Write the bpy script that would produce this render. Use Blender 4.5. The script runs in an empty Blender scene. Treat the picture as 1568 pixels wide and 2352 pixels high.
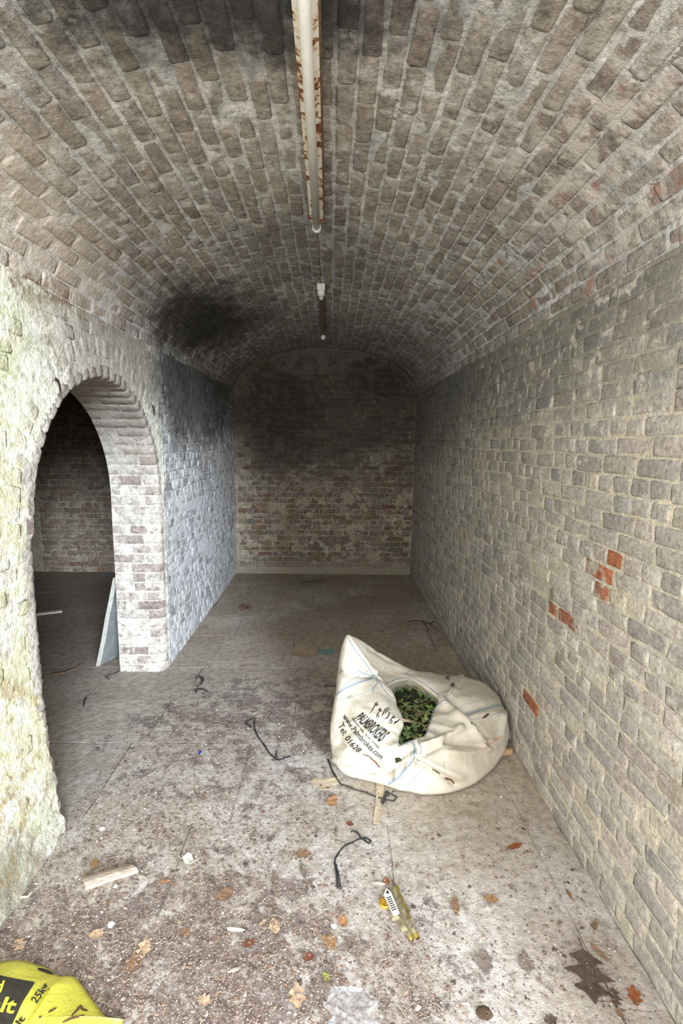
import bpy, bmesh, math, random
import numpy as np
from mathutils import Vector, Matrix, noise as mnoise
from mathutils.bvhtree import BVHTree

random.seed(7)
SC = bpy.context.scene
COL = SC.collection

# ------------------------------------------------------------------ camera
FPX, CX, CY, CAMH = 1110.0, 784.0, 1176.0, 1.85
YAW, PITCH, ROLL = 0.0237, 0.1439, 0.0159
_sy, _cy, _sp, _cp = math.sin(YAW), math.cos(YAW), math.sin(PITCH), math.cos(PITCH)
_R0 = Vector((_cy, -_sy, 0)); CF = Vector((_sy*_cp, _cy*_cp, -_sp)); _U0 = Vector((_sy*_sp, _cy*_sp, _cp))
CR = _R0*math.cos(ROLL) + _U0*math.sin(ROLL)
CU = _U0*math.cos(ROLL) - _R0*math.sin(ROLL)
CC = Vector((0, 0, CAMH))
cam = bpy.data.cameras.new('camera'); cam.sensor_fit = 'VERTICAL'; cam.sensor_height = 36.0
cam.lens = FPX/2352.0*36.0; cam.clip_start = 0.02; cam.clip_end = 200
camo = bpy.data.objects.new('camera', cam); COL.objects.link(camo)
camo.matrix_world = Matrix(((CR.x, CU.x, -CF.x, CC.x), (CR.y, CU.y, -CF.y, CC.y), (CR.z, CU.z, -CF.z, CC.z), (0, 0, 0, 1)))
SC.camera = camo

# ------------------------------------------------------------------ world, sun, exposure
SC.view_settings.view_transform = 'Standard'
SC.view_settings.look = 'None'
SC.view_settings.gamma = 1.0
SC.view_settings.use_curve_mapping = False
SC.view_settings.exposure = -0.08
w = bpy.data.worlds.new('overcast_sky'); SC.world = w; w.use_nodes = True
wb = w.node_tree.nodes['Background']
wb.inputs[0].default_value = (1.0, 0.99, 0.975, 1)
wb.inputs[1].default_value = 5.2
sun = bpy.data.lights.new('hazy_sun', 'SUN'); sun.energy = 8.0; sun.angle = math.radians(19); sun.color = (0.78, 0.88, 1.0)
suno = bpy.data.objects.new('hazy_sun', sun); COL.objects.link(suno)
SAZ, SEL = math.radians(25.5), math.radians(13)
_sd = Vector((-math.sin(SAZ)*math.cos(SEL), math.cos(SAZ)*math.cos(SEL), -math.sin(SEL)))   # direction the light travels
suno.rotation_euler = _sd.to_track_quat('-Z', 'Y').to_euler(); suno.location = (3, -6, 4)

# ------------------------------------------------------------------ dimensions
XL, XR, YB, YF, ZS = -1.305, 1.145, 6.63, 0.75, 2.51      # side walls, back wall, entrance, springing
VX, VA, VB = (XL+XR)/2, (XR-XL)/2, 0.57                    # vault: centre, half width, rise
AY, AZ, AR, AT = 2.92, 1.42, 0.77, 0.36                    # side arch: centre, springing, radius, wall thickness
BX0, BX1 = XL-AT-2.5, XL-AT                                # the side bay

def ray(px, py): return CF + CR*((px-CX)/FPX) - CU*((py-CY)/FPX)
def onz(px, py, z=0.0):
    d = ray(px, py); return CC + d*((z-CAMH)/d.z)
def onx(px, py, X):
    d = ray(px, py); return CC + d*(X/d.x)
def ony(px, py, Y):
    d = ray(px, py); return CC + d*(Y/d.y)
def proj(P):
    v = Vector(P)-CC; q = v.dot(CF)
    if q < 0.05: return None
    return CX+FPX*v.dot(CR)/q, CY-FPX*v.dot(CU)/q, q
def nz(x, y, z, s=1.0): return mnoise.noise(Vector((x*s, y*s, z*s)))
def fbm(x, y, z, s=1.0, o=4):
    a = 0; amp = 0.5
    for _ in range(o):
        a += amp*mnoise.noise(Vector((x*s, y*s, z*s))); s *= 2.1; amp *= 0.5
    return a

# ------------------------------------------------------------------ node helper
class G:
    def __init__(s, name, rough=0.9, spec=0.3):
        s.mat = bpy.data.materials.new(name); s.mat.use_nodes = True
        s.nt = s.mat.node_tree; s.b = s.nt.nodes['Principled BSDF']
        s.b.inputs['Roughness'].default_value = rough
        s.b.inputs['Specular IOR Level'].default_value = spec
        s.geo = s.n('ShaderNodeNewGeometry'); s.P = s.geo.outputs['Position']
    def n(s, t): return s.nt.nodes.new(t)
    def put(s, sock, v):
        if isinstance(v, bpy.types.NodeSocket): s.nt.links.new(v, sock)
        elif v is not None:
            if isinstance(v, (tuple, list)) and len(v) == 3 and sock.type == 'RGBA': v = (*v, 1)
            sock.default_value = v
    def noise(s, sc, det=4, rough=0.55, vec=None, dist=0.0, out=0):
        k = s.n('ShaderNodeTexNoise'); s.put(k.inputs['Vector'], vec or s.P)
        k.inputs['Scale'].default_value = sc; k.inputs['Detail'].default_value = det
        k.inputs['Roughness'].default_value = rough; k.inputs['Distortion'].default_value = dist
        return k.outputs[out]
    def m(s, op, a, b=None, c=None, clamp=False):
        k = s.n('ShaderNodeMath'); k.operation = op; k.use_clamp = clamp
        s.put(k.inputs[0], a); s.put(k.inputs[1], b); s.put(k.inputs[2], c); return k.outputs[0]
    def v(s, op, a, b=None):
        k = s.n('ShaderNodeVectorMath'); k.operation = op; s.put(k.inputs[0], a); s.put(k.inputs[1], b)
        return k.outputs['Value'] if op in ('LENGTH', 'DOT_PRODUCT', 'DISTANCE') else k.outputs[0]
    def sm(s, x, a, b, lo=0.0, hi=1.0):
        k = s.n('ShaderNodeMapRange'); k.interpolation_type = 'SMOOTHSTEP'
        if a > b: a, b, lo, hi = b, a, hi, lo
        s.put(k.inputs[0], x); k.inputs[1].default_value = a; k.inputs[2].default_value = b
        k.inputs[3].default_value = lo; k.inputs[4].default_value = hi; return k.outputs[0]
    def ramp(s, x, stops, interp='LINEAR'):
        k = s.n('ShaderNodeValToRGB'); e = k.color_ramp.elements; k.color_ramp.interpolation = interp
        while len(e) < len(stops): e.new(0.5)
        for i, (p, c) in enumerate(stops): e[i].position = p; e[i].color = (*c, 1)
        s.put(k.inputs[0], x); return k.outputs[0]
    def mix(s, f, a, b, mode='MIX'):
        k = s.n('ShaderNodeMix'); k.data_type = 'RGBA'; k.blend_type = mode; k.clamp_factor = True
        s.put(k.inputs[0], f); s.put(k.inputs[6], a); s.put(k.inputs[7], b); return k.outputs[2]
    def xyz(s):
        k = s.n('ShaderNodeSeparateXYZ'); s.put(k.inputs[0], s.P); return k.outputs
    def rnd(s):
        o = s.n('ShaderNodeObjectInfo').outputs['Random']
        return s.m('FRACT', s.m('ADD', o, s.geo.outputs['Random Per Island']))
    def blob(s, c, r, soft=0.55, wob=0.6, sc=2.2, seed=0):
        d = s.v('DIVIDE', s.v('SUBTRACT', s.P, tuple(c)), tuple(r))
        L = s.v('LENGTH', d)
        if not hasattr(s, 'bn'):      # one coarse and one fine noise serve every stain and painted light of a material
            k = s.n('ShaderNodeSeparateColor'); s.put(k.inputs[0], s.noise(sc, 6, 0.70, out=1)); s.bn = k.outputs
            s.bf = s.m('SUBTRACT', s.noise(13, 4, 0.7), 0.5)
        nn = s.m('SUBTRACT', s.bn[seed % 3], 0.5)
        L = s.m('ADD', L, s.m('MULTIPLY', nn, wob*2.6))
        L = s.m('ADD', L, s.m('MULTIPLY', s.bf, wob*1.3))
        return s.sm(L, 1.0+soft*0.5, 1.0-soft)
    def bump(s, h, strength=0.5, dist=0.01):
        k = s.n('ShaderNodeBump'); k.inputs['Strength'].default_value = strength
        k.inputs['Distance'].default_value = dist; s.put(k.inputs['Height'], h)
        s.nt.links.new(k.outputs[0], s.b.inputs['Normal'])
    def done(s, col, rough=None):
        s.put(s.b.inputs['Base Color'], col)
        if rough is not None: s.put(s.b.inputs['Roughness'], rough)
        return s.mat

def plain(name, col, rough=0.7, var=0.15, sc=30, spec=0.3, metal=0.0, bump=0.0):
    g = G(name, rough, spec); g.b.inputs['Metallic'].default_value = metal
    f = g.noise(sc, 5, 0.6)
    dk = tuple(c*(1-var*1.6) for c in col); lt = tuple(min(1, c*(1+var)) for c in col)
    if bump: g.bump(f, 0.6, bump)
    return g.done(g.ramp(f, [(0.25, dk), (0.75, lt)]))

# ------------------------------------------------------------------ masonry materials
SOOT = (0.026, 0.025, 0.025)
def masonry(name, cols, wash, wash_amt, stains_and_light, red=0.0, bump=0.012, bstr=0.7, mottle=0.35, crumble=None, speck=0.5, flake=None, grain=0.8, gsc=30):
    g = G(name, 0.93, 0.2)
    r = g.rnd()
    n = len(cols)
    col = g.ramp(r, [(i/(n-1) if n > 1 else 0, c) for i, c in enumerate(cols)])
    n1 = g.noise(11, 4, 0.62); n2 = g.noise(3.1, 5, 0.65); n3 = g.noise(75, 2, 0.6)
    if red:
        rr = g.m('FRACT', g.m('MULTIPLY', r, 17.31))
        rf = g.m('MULTIPLY', g.m('GREATER_THAN', rr, 1-red), g.sm(g.noise(22, 4, 0.6), 0.42, 0.52))
    wf = g.m('MULTIPLY', g.sm(g.m('ADD', g.m('MULTIPLY', n1, 0.5), g.m('MULTIPLY', n2, 0.5)), 0.72-wash_amt*0.6, 0.80-wash_amt*0.6), 1.0)
    col = g.mix(wf, col, wash)
    if red: col = g.mix(rf, col, (0.50, 0.16, 0.07))
    if crumble:   # pale flaked patches
        cf = g.sm(g.noise(14, 8, 0.72, dist=0.4), crumble[1], crumble[1]+0.06)
        col = g.mix(cf, col, crumble[0])
    col = g.mix(1.0, col, g.ramp(n1, [(0.2, (1-mottle,)*3), (0.75, (1+mottle*0.35,)*3)]), 'MULTIPLY')
    n4 = g.noise(gsc, 6, 0.80)
    col = g.mix(grain, col, g.ramp(n4, [(0.37, (0.42, 0.40, 0.37)), (0.455, (0.86, 0.85, 0.84)), (0.53, (1.04, 1.04, 1.04)), (0.63, (1.42, 1.41, 1.37))]), 'MULTIPLY')
    if flake:
        ff = g.sm(g.m('ADD', g.noise(10, 6, 0.74, dist=0.9, vec=g.v('ADD', g.P, (31, 7, 2))), g.m('MULTIPLY', g.m('SUBTRACT', n2, 0.5), 0.5)), flake[1], flake[1]+0.025)
        col = g.mix(g.m('MULTIPLY', ff, 0.85), col, flake[0])
    col = g.mix(g.m('MULTIPLY', g.sm(n3, 0.62, 0.74), speck), col, (0.10, 0.085, 0.065))
    col = g.mix(g.m('MULTIPLY', g.sm(n3, 0.37, 0.28), speck*0.5), col, (0.72, 0.69, 0.63))
    for st in stains_and_light:
        kind = st[0]
        if kind == 'blob':
            _, c, rad, amt, tint, seed = st
            f = g.m('MULTIPLY', g.blob(c, rad, seed=seed), amt)
            col = g.mix(f, col, tint)
        elif kind == 'zramp':      # soot thickening upwards, broken by noise
            _, z0, z1, amt, tint, seed = st
            zz = g.m('ADD', g.xyz()[2], g.m('MULTIPLY', g.m('SUBTRACT', g.noise(2.0, 6, 0.65, vec=g.v('ADD', g.P, (seed, 0, 0))), 0.5), 1.5))
            col = g.mix(g.m('MULTIPLY', g.sm(zz, z0, z1), amt), col, tint)
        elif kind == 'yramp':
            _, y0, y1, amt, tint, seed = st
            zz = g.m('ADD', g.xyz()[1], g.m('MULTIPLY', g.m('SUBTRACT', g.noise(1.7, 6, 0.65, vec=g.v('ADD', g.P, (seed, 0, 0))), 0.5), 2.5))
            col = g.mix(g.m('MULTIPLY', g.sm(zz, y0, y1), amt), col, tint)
        elif kind == 'patch':      # noise patches inside a blob
            _, c, rad, lo, amt, tint, sc, seed = st
            f = g.m('MULTIPLY', g.blob(c, rad, seed=seed), g.sm(g.noise(sc, 5, 0.68, vec=g.v('ADD', g.P, (seed*2.3, seed, 1))), lo, lo+0.12))
            col = g.mix(g.m('MULTIPLY', f, amt), col, tint)
    g.bump(g.noise(gsc, 4, 0.75), bstr, bump*1.6)
    return g.done(col)

MOSS = (0.20, 0.27, 0.045)
st_vault = [('blob', (-0.30, 1.35, 3.05), (0.72, 0.46, 0.4), 0.90, (0.022, 0.023, 0.028), 1),
            ('blob', (-1.10, 4.15, 2.78), (0.45, 1.0, 0.34), 0.85, SOOT, 2),
            ('blob', (-0.95, 4.6, 2.9), (0.6, 0.9, 0.35), 0.6, SOOT, 8),
            ('blob', (-0.15, 3.4, 3.08), (0.55, 0.8, 0.25), 0.35, SOOT, 3),
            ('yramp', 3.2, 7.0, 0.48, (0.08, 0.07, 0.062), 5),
            ('patch', (0.95, 1.9, 2.8), (0.4, 0.5, 0.35), 0.46, 0.85, (0.62, 0.58, 0.54), 9, 6),
            ('patch', (1.05, 2.2, 2.7), (0.3, 1.2, 0.3), 0.56, 0.7, (0.40, 0.17, 0.11), 7, 9),
            ('blob', (-1.25, 1.9, 2.62), (0.35, 1.15, 0.28), 0.55, (0.56, 0.47, 0.36), 7),
            ('patch', (-1.3, 1.6, 2.53), (0.14, 1.3, 0.07), 0.42, 0.65, (0.16, 0.095, 0.04), 12, 10)]
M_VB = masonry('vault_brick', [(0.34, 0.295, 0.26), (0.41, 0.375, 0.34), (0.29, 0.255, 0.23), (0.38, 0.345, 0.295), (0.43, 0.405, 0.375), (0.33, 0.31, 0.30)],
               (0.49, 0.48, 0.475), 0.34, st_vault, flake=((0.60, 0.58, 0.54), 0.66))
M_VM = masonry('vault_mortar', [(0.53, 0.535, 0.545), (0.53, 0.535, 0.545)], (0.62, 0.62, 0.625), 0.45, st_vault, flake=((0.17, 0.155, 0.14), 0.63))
st_right = [('blob', (1.2, 5.7, 2.35), (0.6, 2.1, 0.8), 0.52, (0.07, 0.066, 0.06), 1),
            ('blob', (1.2, 3.0, 2.55), (0.5, 2.8, 0.62), 0.62, (0.15, 0.15, 0.145), 2),
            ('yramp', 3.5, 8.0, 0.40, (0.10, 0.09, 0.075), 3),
            ('patch', (1.2, 2.2, 2.3), (0.5, 1.7, 0.5), 0.53, 0.85, (0.62, 0.58, 0.50), 14, 4),
            ('patch', (1.2, 2.0, 1.2), (0.5, 1.8, 1.0), 0.57, 0.6, (0.22, 0.17, 0.10), 6, 5)]
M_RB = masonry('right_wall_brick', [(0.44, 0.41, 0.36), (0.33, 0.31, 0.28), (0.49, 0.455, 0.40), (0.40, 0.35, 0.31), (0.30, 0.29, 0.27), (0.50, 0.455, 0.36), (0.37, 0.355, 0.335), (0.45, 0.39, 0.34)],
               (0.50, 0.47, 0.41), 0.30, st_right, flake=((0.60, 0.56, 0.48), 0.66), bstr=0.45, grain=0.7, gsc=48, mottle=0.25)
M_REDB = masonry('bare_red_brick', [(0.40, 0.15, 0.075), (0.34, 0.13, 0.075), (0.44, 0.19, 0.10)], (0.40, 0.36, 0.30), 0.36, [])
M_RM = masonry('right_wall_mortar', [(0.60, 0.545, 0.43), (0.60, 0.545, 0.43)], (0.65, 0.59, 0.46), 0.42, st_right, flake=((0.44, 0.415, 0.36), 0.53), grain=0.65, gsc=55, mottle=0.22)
st_left = [('blob', (-1.3, 5.2, 2.35), (0.6, 1.9, 0.62), 0.80, (0.04, 0.038, 0.034), 1),
           ('blob', (-1.3, 4.2, 2.3), (0.6, 0.5, 0.45), 0.55, (0.07, 0.065, 0.06), 6),
           ('patch', (-1.3, 1.5, 1.4), (0.45, 1.0, 1.6), 0.40, 0.42, (0.46, 0.49, 0.19), 5.5, 2),
           ('patch', (-1.3, 1.35, 2.25), (0.4, 0.75, 0.5), 0.44, 0.8, MOSS, 7, 3),
           ('blob', (-1.3, 1.4, -0.02), (0.5, 0.85, 0.34), 0.72, (0.15, 0.14, 0.11), 4),
           ('patch', (-1.3, 1.6, 0.45), (0.5, 0.9, 0.5), 0.50, 0.7, (0.30, 0.20, 0.09), 9, 9),
           ('blob', (-1.3, 2.95, 2.35), (0.4, 0.75, 0.40), 0.70, (0.24, 0.21, 0.175), 8),
           ('patch', (-1.3, 2.0, 2.52), (0.3, 1.2, 0.09), 0.44, 0.75, (0.16, 0.095, 0.04), 11, 5)]
M_LB = masonry('left_wall_brick', [(0.62, 0.59, 0.50), (0.52, 0.49, 0.43), (0.66, 0.63, 0.54), (0.40, 0.37, 0.335), (0.60, 0.57, 0.49), (0.33, 0.30, 0.28), (0.64, 0.6, 0.5)],
               (0.66, 0.635, 0.54), 0.60, st_left, flake=((0.30, 0.275, 0.245), 0.66))
M_LM = masonry('left_wall_mortar', [(0.72, 0.70, 0.58), (0.72, 0.70, 0.58)], (0.77, 0.75, 0.64), 0.5, st_left, flake=((0.40, 0.37, 0.31), 0.64))
st_far_soot_light = [('blob', (-1.3, 5.3, 0.55), (0.5, 1.9, 1.05), 0.40, (0.58, 0.60, 0.65), 3),  # first blob paints the cool light low on the wall; the others are soot
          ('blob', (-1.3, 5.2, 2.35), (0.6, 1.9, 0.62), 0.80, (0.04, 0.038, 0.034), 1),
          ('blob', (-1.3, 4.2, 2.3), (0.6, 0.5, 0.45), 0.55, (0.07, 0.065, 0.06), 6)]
st_farb_soot_light = [('blob', (-1.3, 5.3, 0.55), (0.5, 1.9, 1.05), 0.15, (0.54, 0.57, 0.63), 3)]+st_far_soot_light[1:]  # same painted cool light, fainter on the bricks, plus the soot
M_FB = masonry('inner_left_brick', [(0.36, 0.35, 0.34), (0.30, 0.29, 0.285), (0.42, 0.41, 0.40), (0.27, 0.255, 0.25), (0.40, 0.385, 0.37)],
               (0.56, 0.555, 0.545), 0.46, st_farb_soot_light)
M_FM = masonry('inner_left_mortar', [(0.58, 0.56, 0.53), (0.58, 0.56, 0.53)], (0.60, 0.58, 0.56), 0.5, st_far_soot_light)
st_jamb = [('blob', (-1.5, 3.25, 2.05), (0.7, 0.85, 0.55), 0.75, (0.20, 0.175, 0.15), 1)]
M_JB = masonry('arch_brick', [(0.46, 0.42, 0.365), (0.30, 0.25, 0.22), (0.48, 0.44, 0.38), (0.26, 0.205, 0.185), (0.46, 0.43, 0.38)],
               (0.47, 0.445, 0.39), 0.40, st_jamb)
M_JM = masonry('arch_mortar', [(0.50, 0.47, 0.41), (0.50, 0.47, 0.41)], (0.55, 0.52, 0.46), 0.5, st_jamb)
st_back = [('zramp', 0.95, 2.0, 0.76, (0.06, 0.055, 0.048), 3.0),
           ('blob', (-0.7, YB, 2.15), (0.65, 0.5, 0.6), 0.4, (0.016, 0.015, 0.014), 2),
           ('blob', (0.7, YB, 2.7), (0.55, 0.4, 0.3), 0.4, (0.016, 0.015, 0.014), 5),
           ('patch', (-0.1, YB, 2.95), (0.9, 0.5, 0.22), 0.40, 0.7, (0.18, 0.16, 0.15), 6, 6),
           ('patch', (0, YB, 0.9), (1.6, 0.5, 0.55), 0.52, 0.75, (0.36, 0.31, 0.23), 6, 4),
           ('blob', (0, YB, 0.02), (2.0, 0.5, 0.20), 0.75, (0.27, 0.235, 0.18), 1)]
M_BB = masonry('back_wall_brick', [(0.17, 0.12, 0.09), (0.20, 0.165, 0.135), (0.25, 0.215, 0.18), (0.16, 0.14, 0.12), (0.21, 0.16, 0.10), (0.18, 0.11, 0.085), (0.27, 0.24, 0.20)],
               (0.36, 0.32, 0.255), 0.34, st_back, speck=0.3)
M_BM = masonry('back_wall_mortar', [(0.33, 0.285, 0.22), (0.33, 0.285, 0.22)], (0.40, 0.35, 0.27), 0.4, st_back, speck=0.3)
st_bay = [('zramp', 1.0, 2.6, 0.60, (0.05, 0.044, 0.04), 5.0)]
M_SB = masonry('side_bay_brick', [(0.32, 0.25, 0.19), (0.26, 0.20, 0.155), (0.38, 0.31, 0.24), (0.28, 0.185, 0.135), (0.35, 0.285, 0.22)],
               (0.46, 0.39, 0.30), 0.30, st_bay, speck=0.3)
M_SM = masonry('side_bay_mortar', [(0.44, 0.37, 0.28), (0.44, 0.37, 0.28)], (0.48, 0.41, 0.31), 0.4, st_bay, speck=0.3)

# ------------------------------------------------------------------ floor material
def floor_mat(name, tone=1.0, rnd_amt=0.10):
    g = G(name, 0.9, 0.25)
    x, y, z = g.xyz()
    r = g.rnd()
    base = g.ramp(g.noise(2.3, 5, 0.65), [(0.25, (0.30*tone, 0.265*tone, 0.225*tone)), (0.75, (0.46*tone, 0.415*tone, 0.36*tone))])
    base = g.mix(1.0, base, g.ramp(r, [(0, (1-rnd_amt,)*3), (1, (1+rnd_amt,)*3)]), 'MULTIPLY')
    # pale dust
    du = g.m('MULTIPLY', g.blob((0.0, 1.9, 0), (1.4, 1.2, 1), wob=0.8, sc=1.8, seed=1), g.sm(g.noise(2.6, 6, 0.68), 0.36, 0.58))
    base = g.mix(g.m('MULTIPLY', du, 0.72), base, (0.52, 0.50, 0.485))
    tn = g.blob((0.75, 3.1, 0), (0.85, 1.25, 1), wob=0.5, sc=1.6, seed=8)
    base = g.mix(g.m('MULTIPLY', tn, 0.85), base, g.ramp(g.noise(4, 7, .65), [(.3, (0.27, 0.215, 0.14)), (.7, (0.40, 0.34, 0.25))]))
    # earth carried in: thick by the entrance and the left wall
    e0 = g.blob((-0.75, 1.2, 0), (1.35, 0.85, 1), wob=0.6, sc=1.5, seed=3)
    e1 = g.blob((-0.55, 2.75, 0), (0.9, 0.75, 1), wob=0.8, sc=1.6, seed=4)
    e2 = g.blob((0.1, 3.3, 0), (1.3, 0.55, 1), wob=0.9, sc=1.7, seed=6)
    nn = g.noise(7.5, 7, 0.74, dist=0.3)
    thr = g.m('SUBTRACT', 0.66, g.m('ADD', g.m('MULTIPLY', e0, 0.22), g.m('ADD', g.m('MULTIPLY', e1, 0.13), g.m('MULTIPLY', e2, 0.11))))
    ef = g.sm(g.m('SUBTRACT', nn, thr), -0.035, 0.05)
    earth = g.ramp(g.noise(48, 6, 0.7), [(0.32, (0.085, 0.064, 0.057)), (0.50, (0.18, 0.145, 0.13)), (0.66, (0.33, 0.285, 0.27))])
    base = g.mix(g.m('MULTIPLY', ef, 0.88), base, earth)
    # browner towards the back, broken by noise
    db = g.m('MULTIPLY', g.sm(y, 3.2, 4.6), g.sm(g.noise(1.5, 5, 0.6), 0.30, 0.56))
    base = g.mix(g.m('MULTIPLY', db, 0.62), base, (0.23, 0.18, 0.115))
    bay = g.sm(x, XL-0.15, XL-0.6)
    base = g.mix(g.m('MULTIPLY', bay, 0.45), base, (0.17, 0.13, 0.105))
    # grit
    base = g.mix(g.m('MULTIPLY', g.sm(g.noise(90, 3, 0.6), 0.60, 0.70), 0.7), base, (0.10, 0.075, 0.06))
    base = g.mix(g.m('MULTIPLY', g.sm(g.noise(105, 2, 0.6, vec=g.v('ADD', g.P, (3, 3, 3))), 0.64, 0.70), 0.75), base, (0.68, 0.65, 0.61))
    base = g.mix(0.72, base, g.ramp(g.noise(19, 7, 0.80), [(0.37, (0.45, 0.42, 0.39)), (0.455, (0.86, 0.85, 0.84)), (0.53, (1.04, 1.04, 1.04)), (0.63, (1.32, 1.32, 1.32))]), 'MULTIPLY')
    g.bump(g.noise(17, 5, 0.75), 0.7, 0.014)
    return g.done(base)
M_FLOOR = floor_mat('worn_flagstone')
M_JOINT = floor_mat('floor_joint_dirt', 0.42)

# ------------------------------------------------------------------ mesh helpers
def setprops(o, label=None, cat=None, group=None, kind=None):
    if label: o['label'] = label
    if cat: o['category'] = cat
    if group: o['group'] = group
    if kind: o['kind'] = kind
    return o
def mesh(name, verts, faces, mat, smooth=False):
    me = bpy.data.meshes.new(name); me.from_pydata([tuple(v) for v in verts], [], faces); me.update()
    if mat: me.materials.append(mat)
    if smooth: me.polygons.foreach_set('use_smooth', [True]*len(me.polygons))
    return me
def obj(name, me, parent=None, mw=None):
    o = bpy.data.objects.new(name, me); COL.objects.link(o)
    if parent: o.parent = parent
    if mw is not None: o.matrix_local = mw
    return o
def empty(name, loc=(0, 0, 0), rz=0.0):
    o = bpy.data.objects.new(name, None); COL.objects.link(o); o.location = loc; o.rotation_euler.z = rz
    o.empty_display_size = 0.05; return o
class MB:
    def __init__(s): s.v = []; s.f = []
    def add(s, vs, fs):
        b = len(s.v); s.v += [Vector(v) for v in vs]; s.f += [tuple(b+i for i in f) for f in fs]; return s
    def box(s, a, b):
        x0, y0, z0 = a; x1, y1, z1 = b
        return s.add([(x0, y0, z0), (x1, y0, z0), (x1, y1, z0), (x0, y1, z0), (x0, y0, z1), (x1, y0, z1), (x1, y1, z1), (x0, y1, z1)],
                     [(0, 3, 2, 1), (4, 5, 6, 7), (0, 1, 5, 4), (1, 2, 6, 5), (2, 3, 7, 6), (3, 0, 4, 7)])
    def tube(s, pts, r, n=8, cap=True):
        pts = [Vector(p) for p in pts]; rings = []
        for i, p in enumerate(pts):
            d = (pts[min(i+1, len(pts)-1)]-pts[max(i-1, 0)]).normalized()
            a = d.orthogonal().normalized() if abs(d.z) > 0.95 else d.cross(Vector((0, 0, 1))).normalized()
            b = d.cross(a).normalized(); rr = r[i] if isinstance(r, (list, tuple)) else r
            rings.append([p+(a*math.cos(t)+b*math.sin(t))*rr for t in [2*math.pi*k/n for k in range(n)]])
        vs = [v for R in rings for v in R]; fs = []
        for i in range(len(pts)-1):
            for k in range(n):
                fs.append((i*n+k, i*n+(k+1) % n, (i+1)*n+(k+1) % n, (i+1)*n+k))
        if cap: fs.append(tuple(range(n-1, -1, -1))); fs.append(tuple((len(pts)-1)*n+k for k in range(n)))
        return s.add(vs, fs)
    def ribbon(s, pts, wdt, th, up=Vector((0, 0, 1))):
        pts = [Vector(p) for p in pts]; vs = []; fs = []
        for i, p in enumerate(pts):
            d = (pts[min(i+1, len(pts)-1)]-pts[max(i-1, 0)]).normalized()
            u = up[i] if isinstance(up, list) else up
            a = d.cross(u).normalized(); u2 = a.cross(d).normalized(); ww = wdt[i] if isinstance(wdt, (list, tuple)) else wdt
            vs += [p-a*ww/2, p+a*ww/2, p+a*ww/2+u2*th, p-a*ww/2+u2*th]
        for i in range(len(pts)-1):
            for k in range(4): fs.append((i*4+k, i*4+(k+1) % 4, i*4+4+(k+1) % 4, i*4+4+k))
        fs += [(3, 2, 1, 0), tuple((len(pts)-1)*4+k for k in range(4))]
        return s.add(vs, fs)
    def grid(s, rows, flip=False):
        n = len(rows[0]); vs = [v for R in rows for v in R]; fs = []
        for i in range(len(rows)-1):
            for k in range(n-1):
                f = (i*n+k, i*n+k+1, (i+1)*n+k+1, (i+1)*n+k); fs.append(f[::-1] if flip else f)
        return s.add(vs, fs)
    def build(s, name, mat, parent=None, smooth=False, mw=None):
        return obj(name, mesh(name, s.v, s.f, mat, smooth), parent, mw)

# ------------------------------------------------------------------ bricks
def brick_shape(L, h, seed, jit=0.0055, depth=0.026, bow=0.0026):
    rn = random.Random(seed); vs = []; fs = []
    us = [-.5, -.5+.011/L, rn.uniform(-.15, .15), .5-.011/L, .5]; vv = [-.5, -.5+.010/h, .5-.010/h, .5]; nx, ny = 5, 4
    for j in range(ny):
        for i in range(nx):
            u = us[i]*L; v = vv[j]*h
            edge = i in (0, nx-1) or j in (0, ny-1); corner = i in (0, nx-1) and j in (0, ny-1)
            if corner: u *= 1-0.006/L*rn.uniform(0.4, 2.4); v *= 1-0.005/h*rn.uniform(0.4, 2.0)
            u += rn.uniform(-jit, jit)*0.6; v += rn.uniform(-jit, jit)*0.5
            z = -bow*rn.uniform(0.6, 1.5) if edge else rn.uniform(-1, 1)*0.0012
            vs.append((u, v, z))
    for j in range(ny-1):
        for i in range(nx-1): a = j*nx+i; fs.append((a, a+1, a+nx+1, a+nx))
    ring = list(range(nx))+[j*nx+nx-1 for j in range(1, ny)]+[(ny-1)*nx+i for i in range(nx-2, -1, -1)]+[j*nx for j in range(ny-2, 0, -1)]
    b = len(vs)
    for k in ring: vs.append((vs[k][0]*1.004, vs[k][1]*1.01, -depth))
    m = len(ring)
    for k in range(m): fs.append((ring[(k+1) % m], ring[k], b+k, b+(k+1) % m))
    return vs, fs
SHAPES = {'s': [brick_shape(0.214, 0.064, i) for i in range(10)], 'h': [brick_shape(0.104, 0.064, 50+i) for i in range(8)]}
LEN = {'s': 0.214, 'h': 0.104}

def frame(pos, tu, tv, n, su=1.0, sv=1.0):
    tu = Vector(tu); tv = Vector(tv); n = Vector(n)
    if tu.cross(tv).dot(n) < 0: tu = -tu
    return Matrix(((tu.x*su, tv.x*sv, n.x, pos[0]), (tu.y*su, tv.y*sv, n.y, pos[1]), (tu.z*su, tv.z*sv, n.z, pos[2]), (0, 0, 0, 1)))

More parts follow.
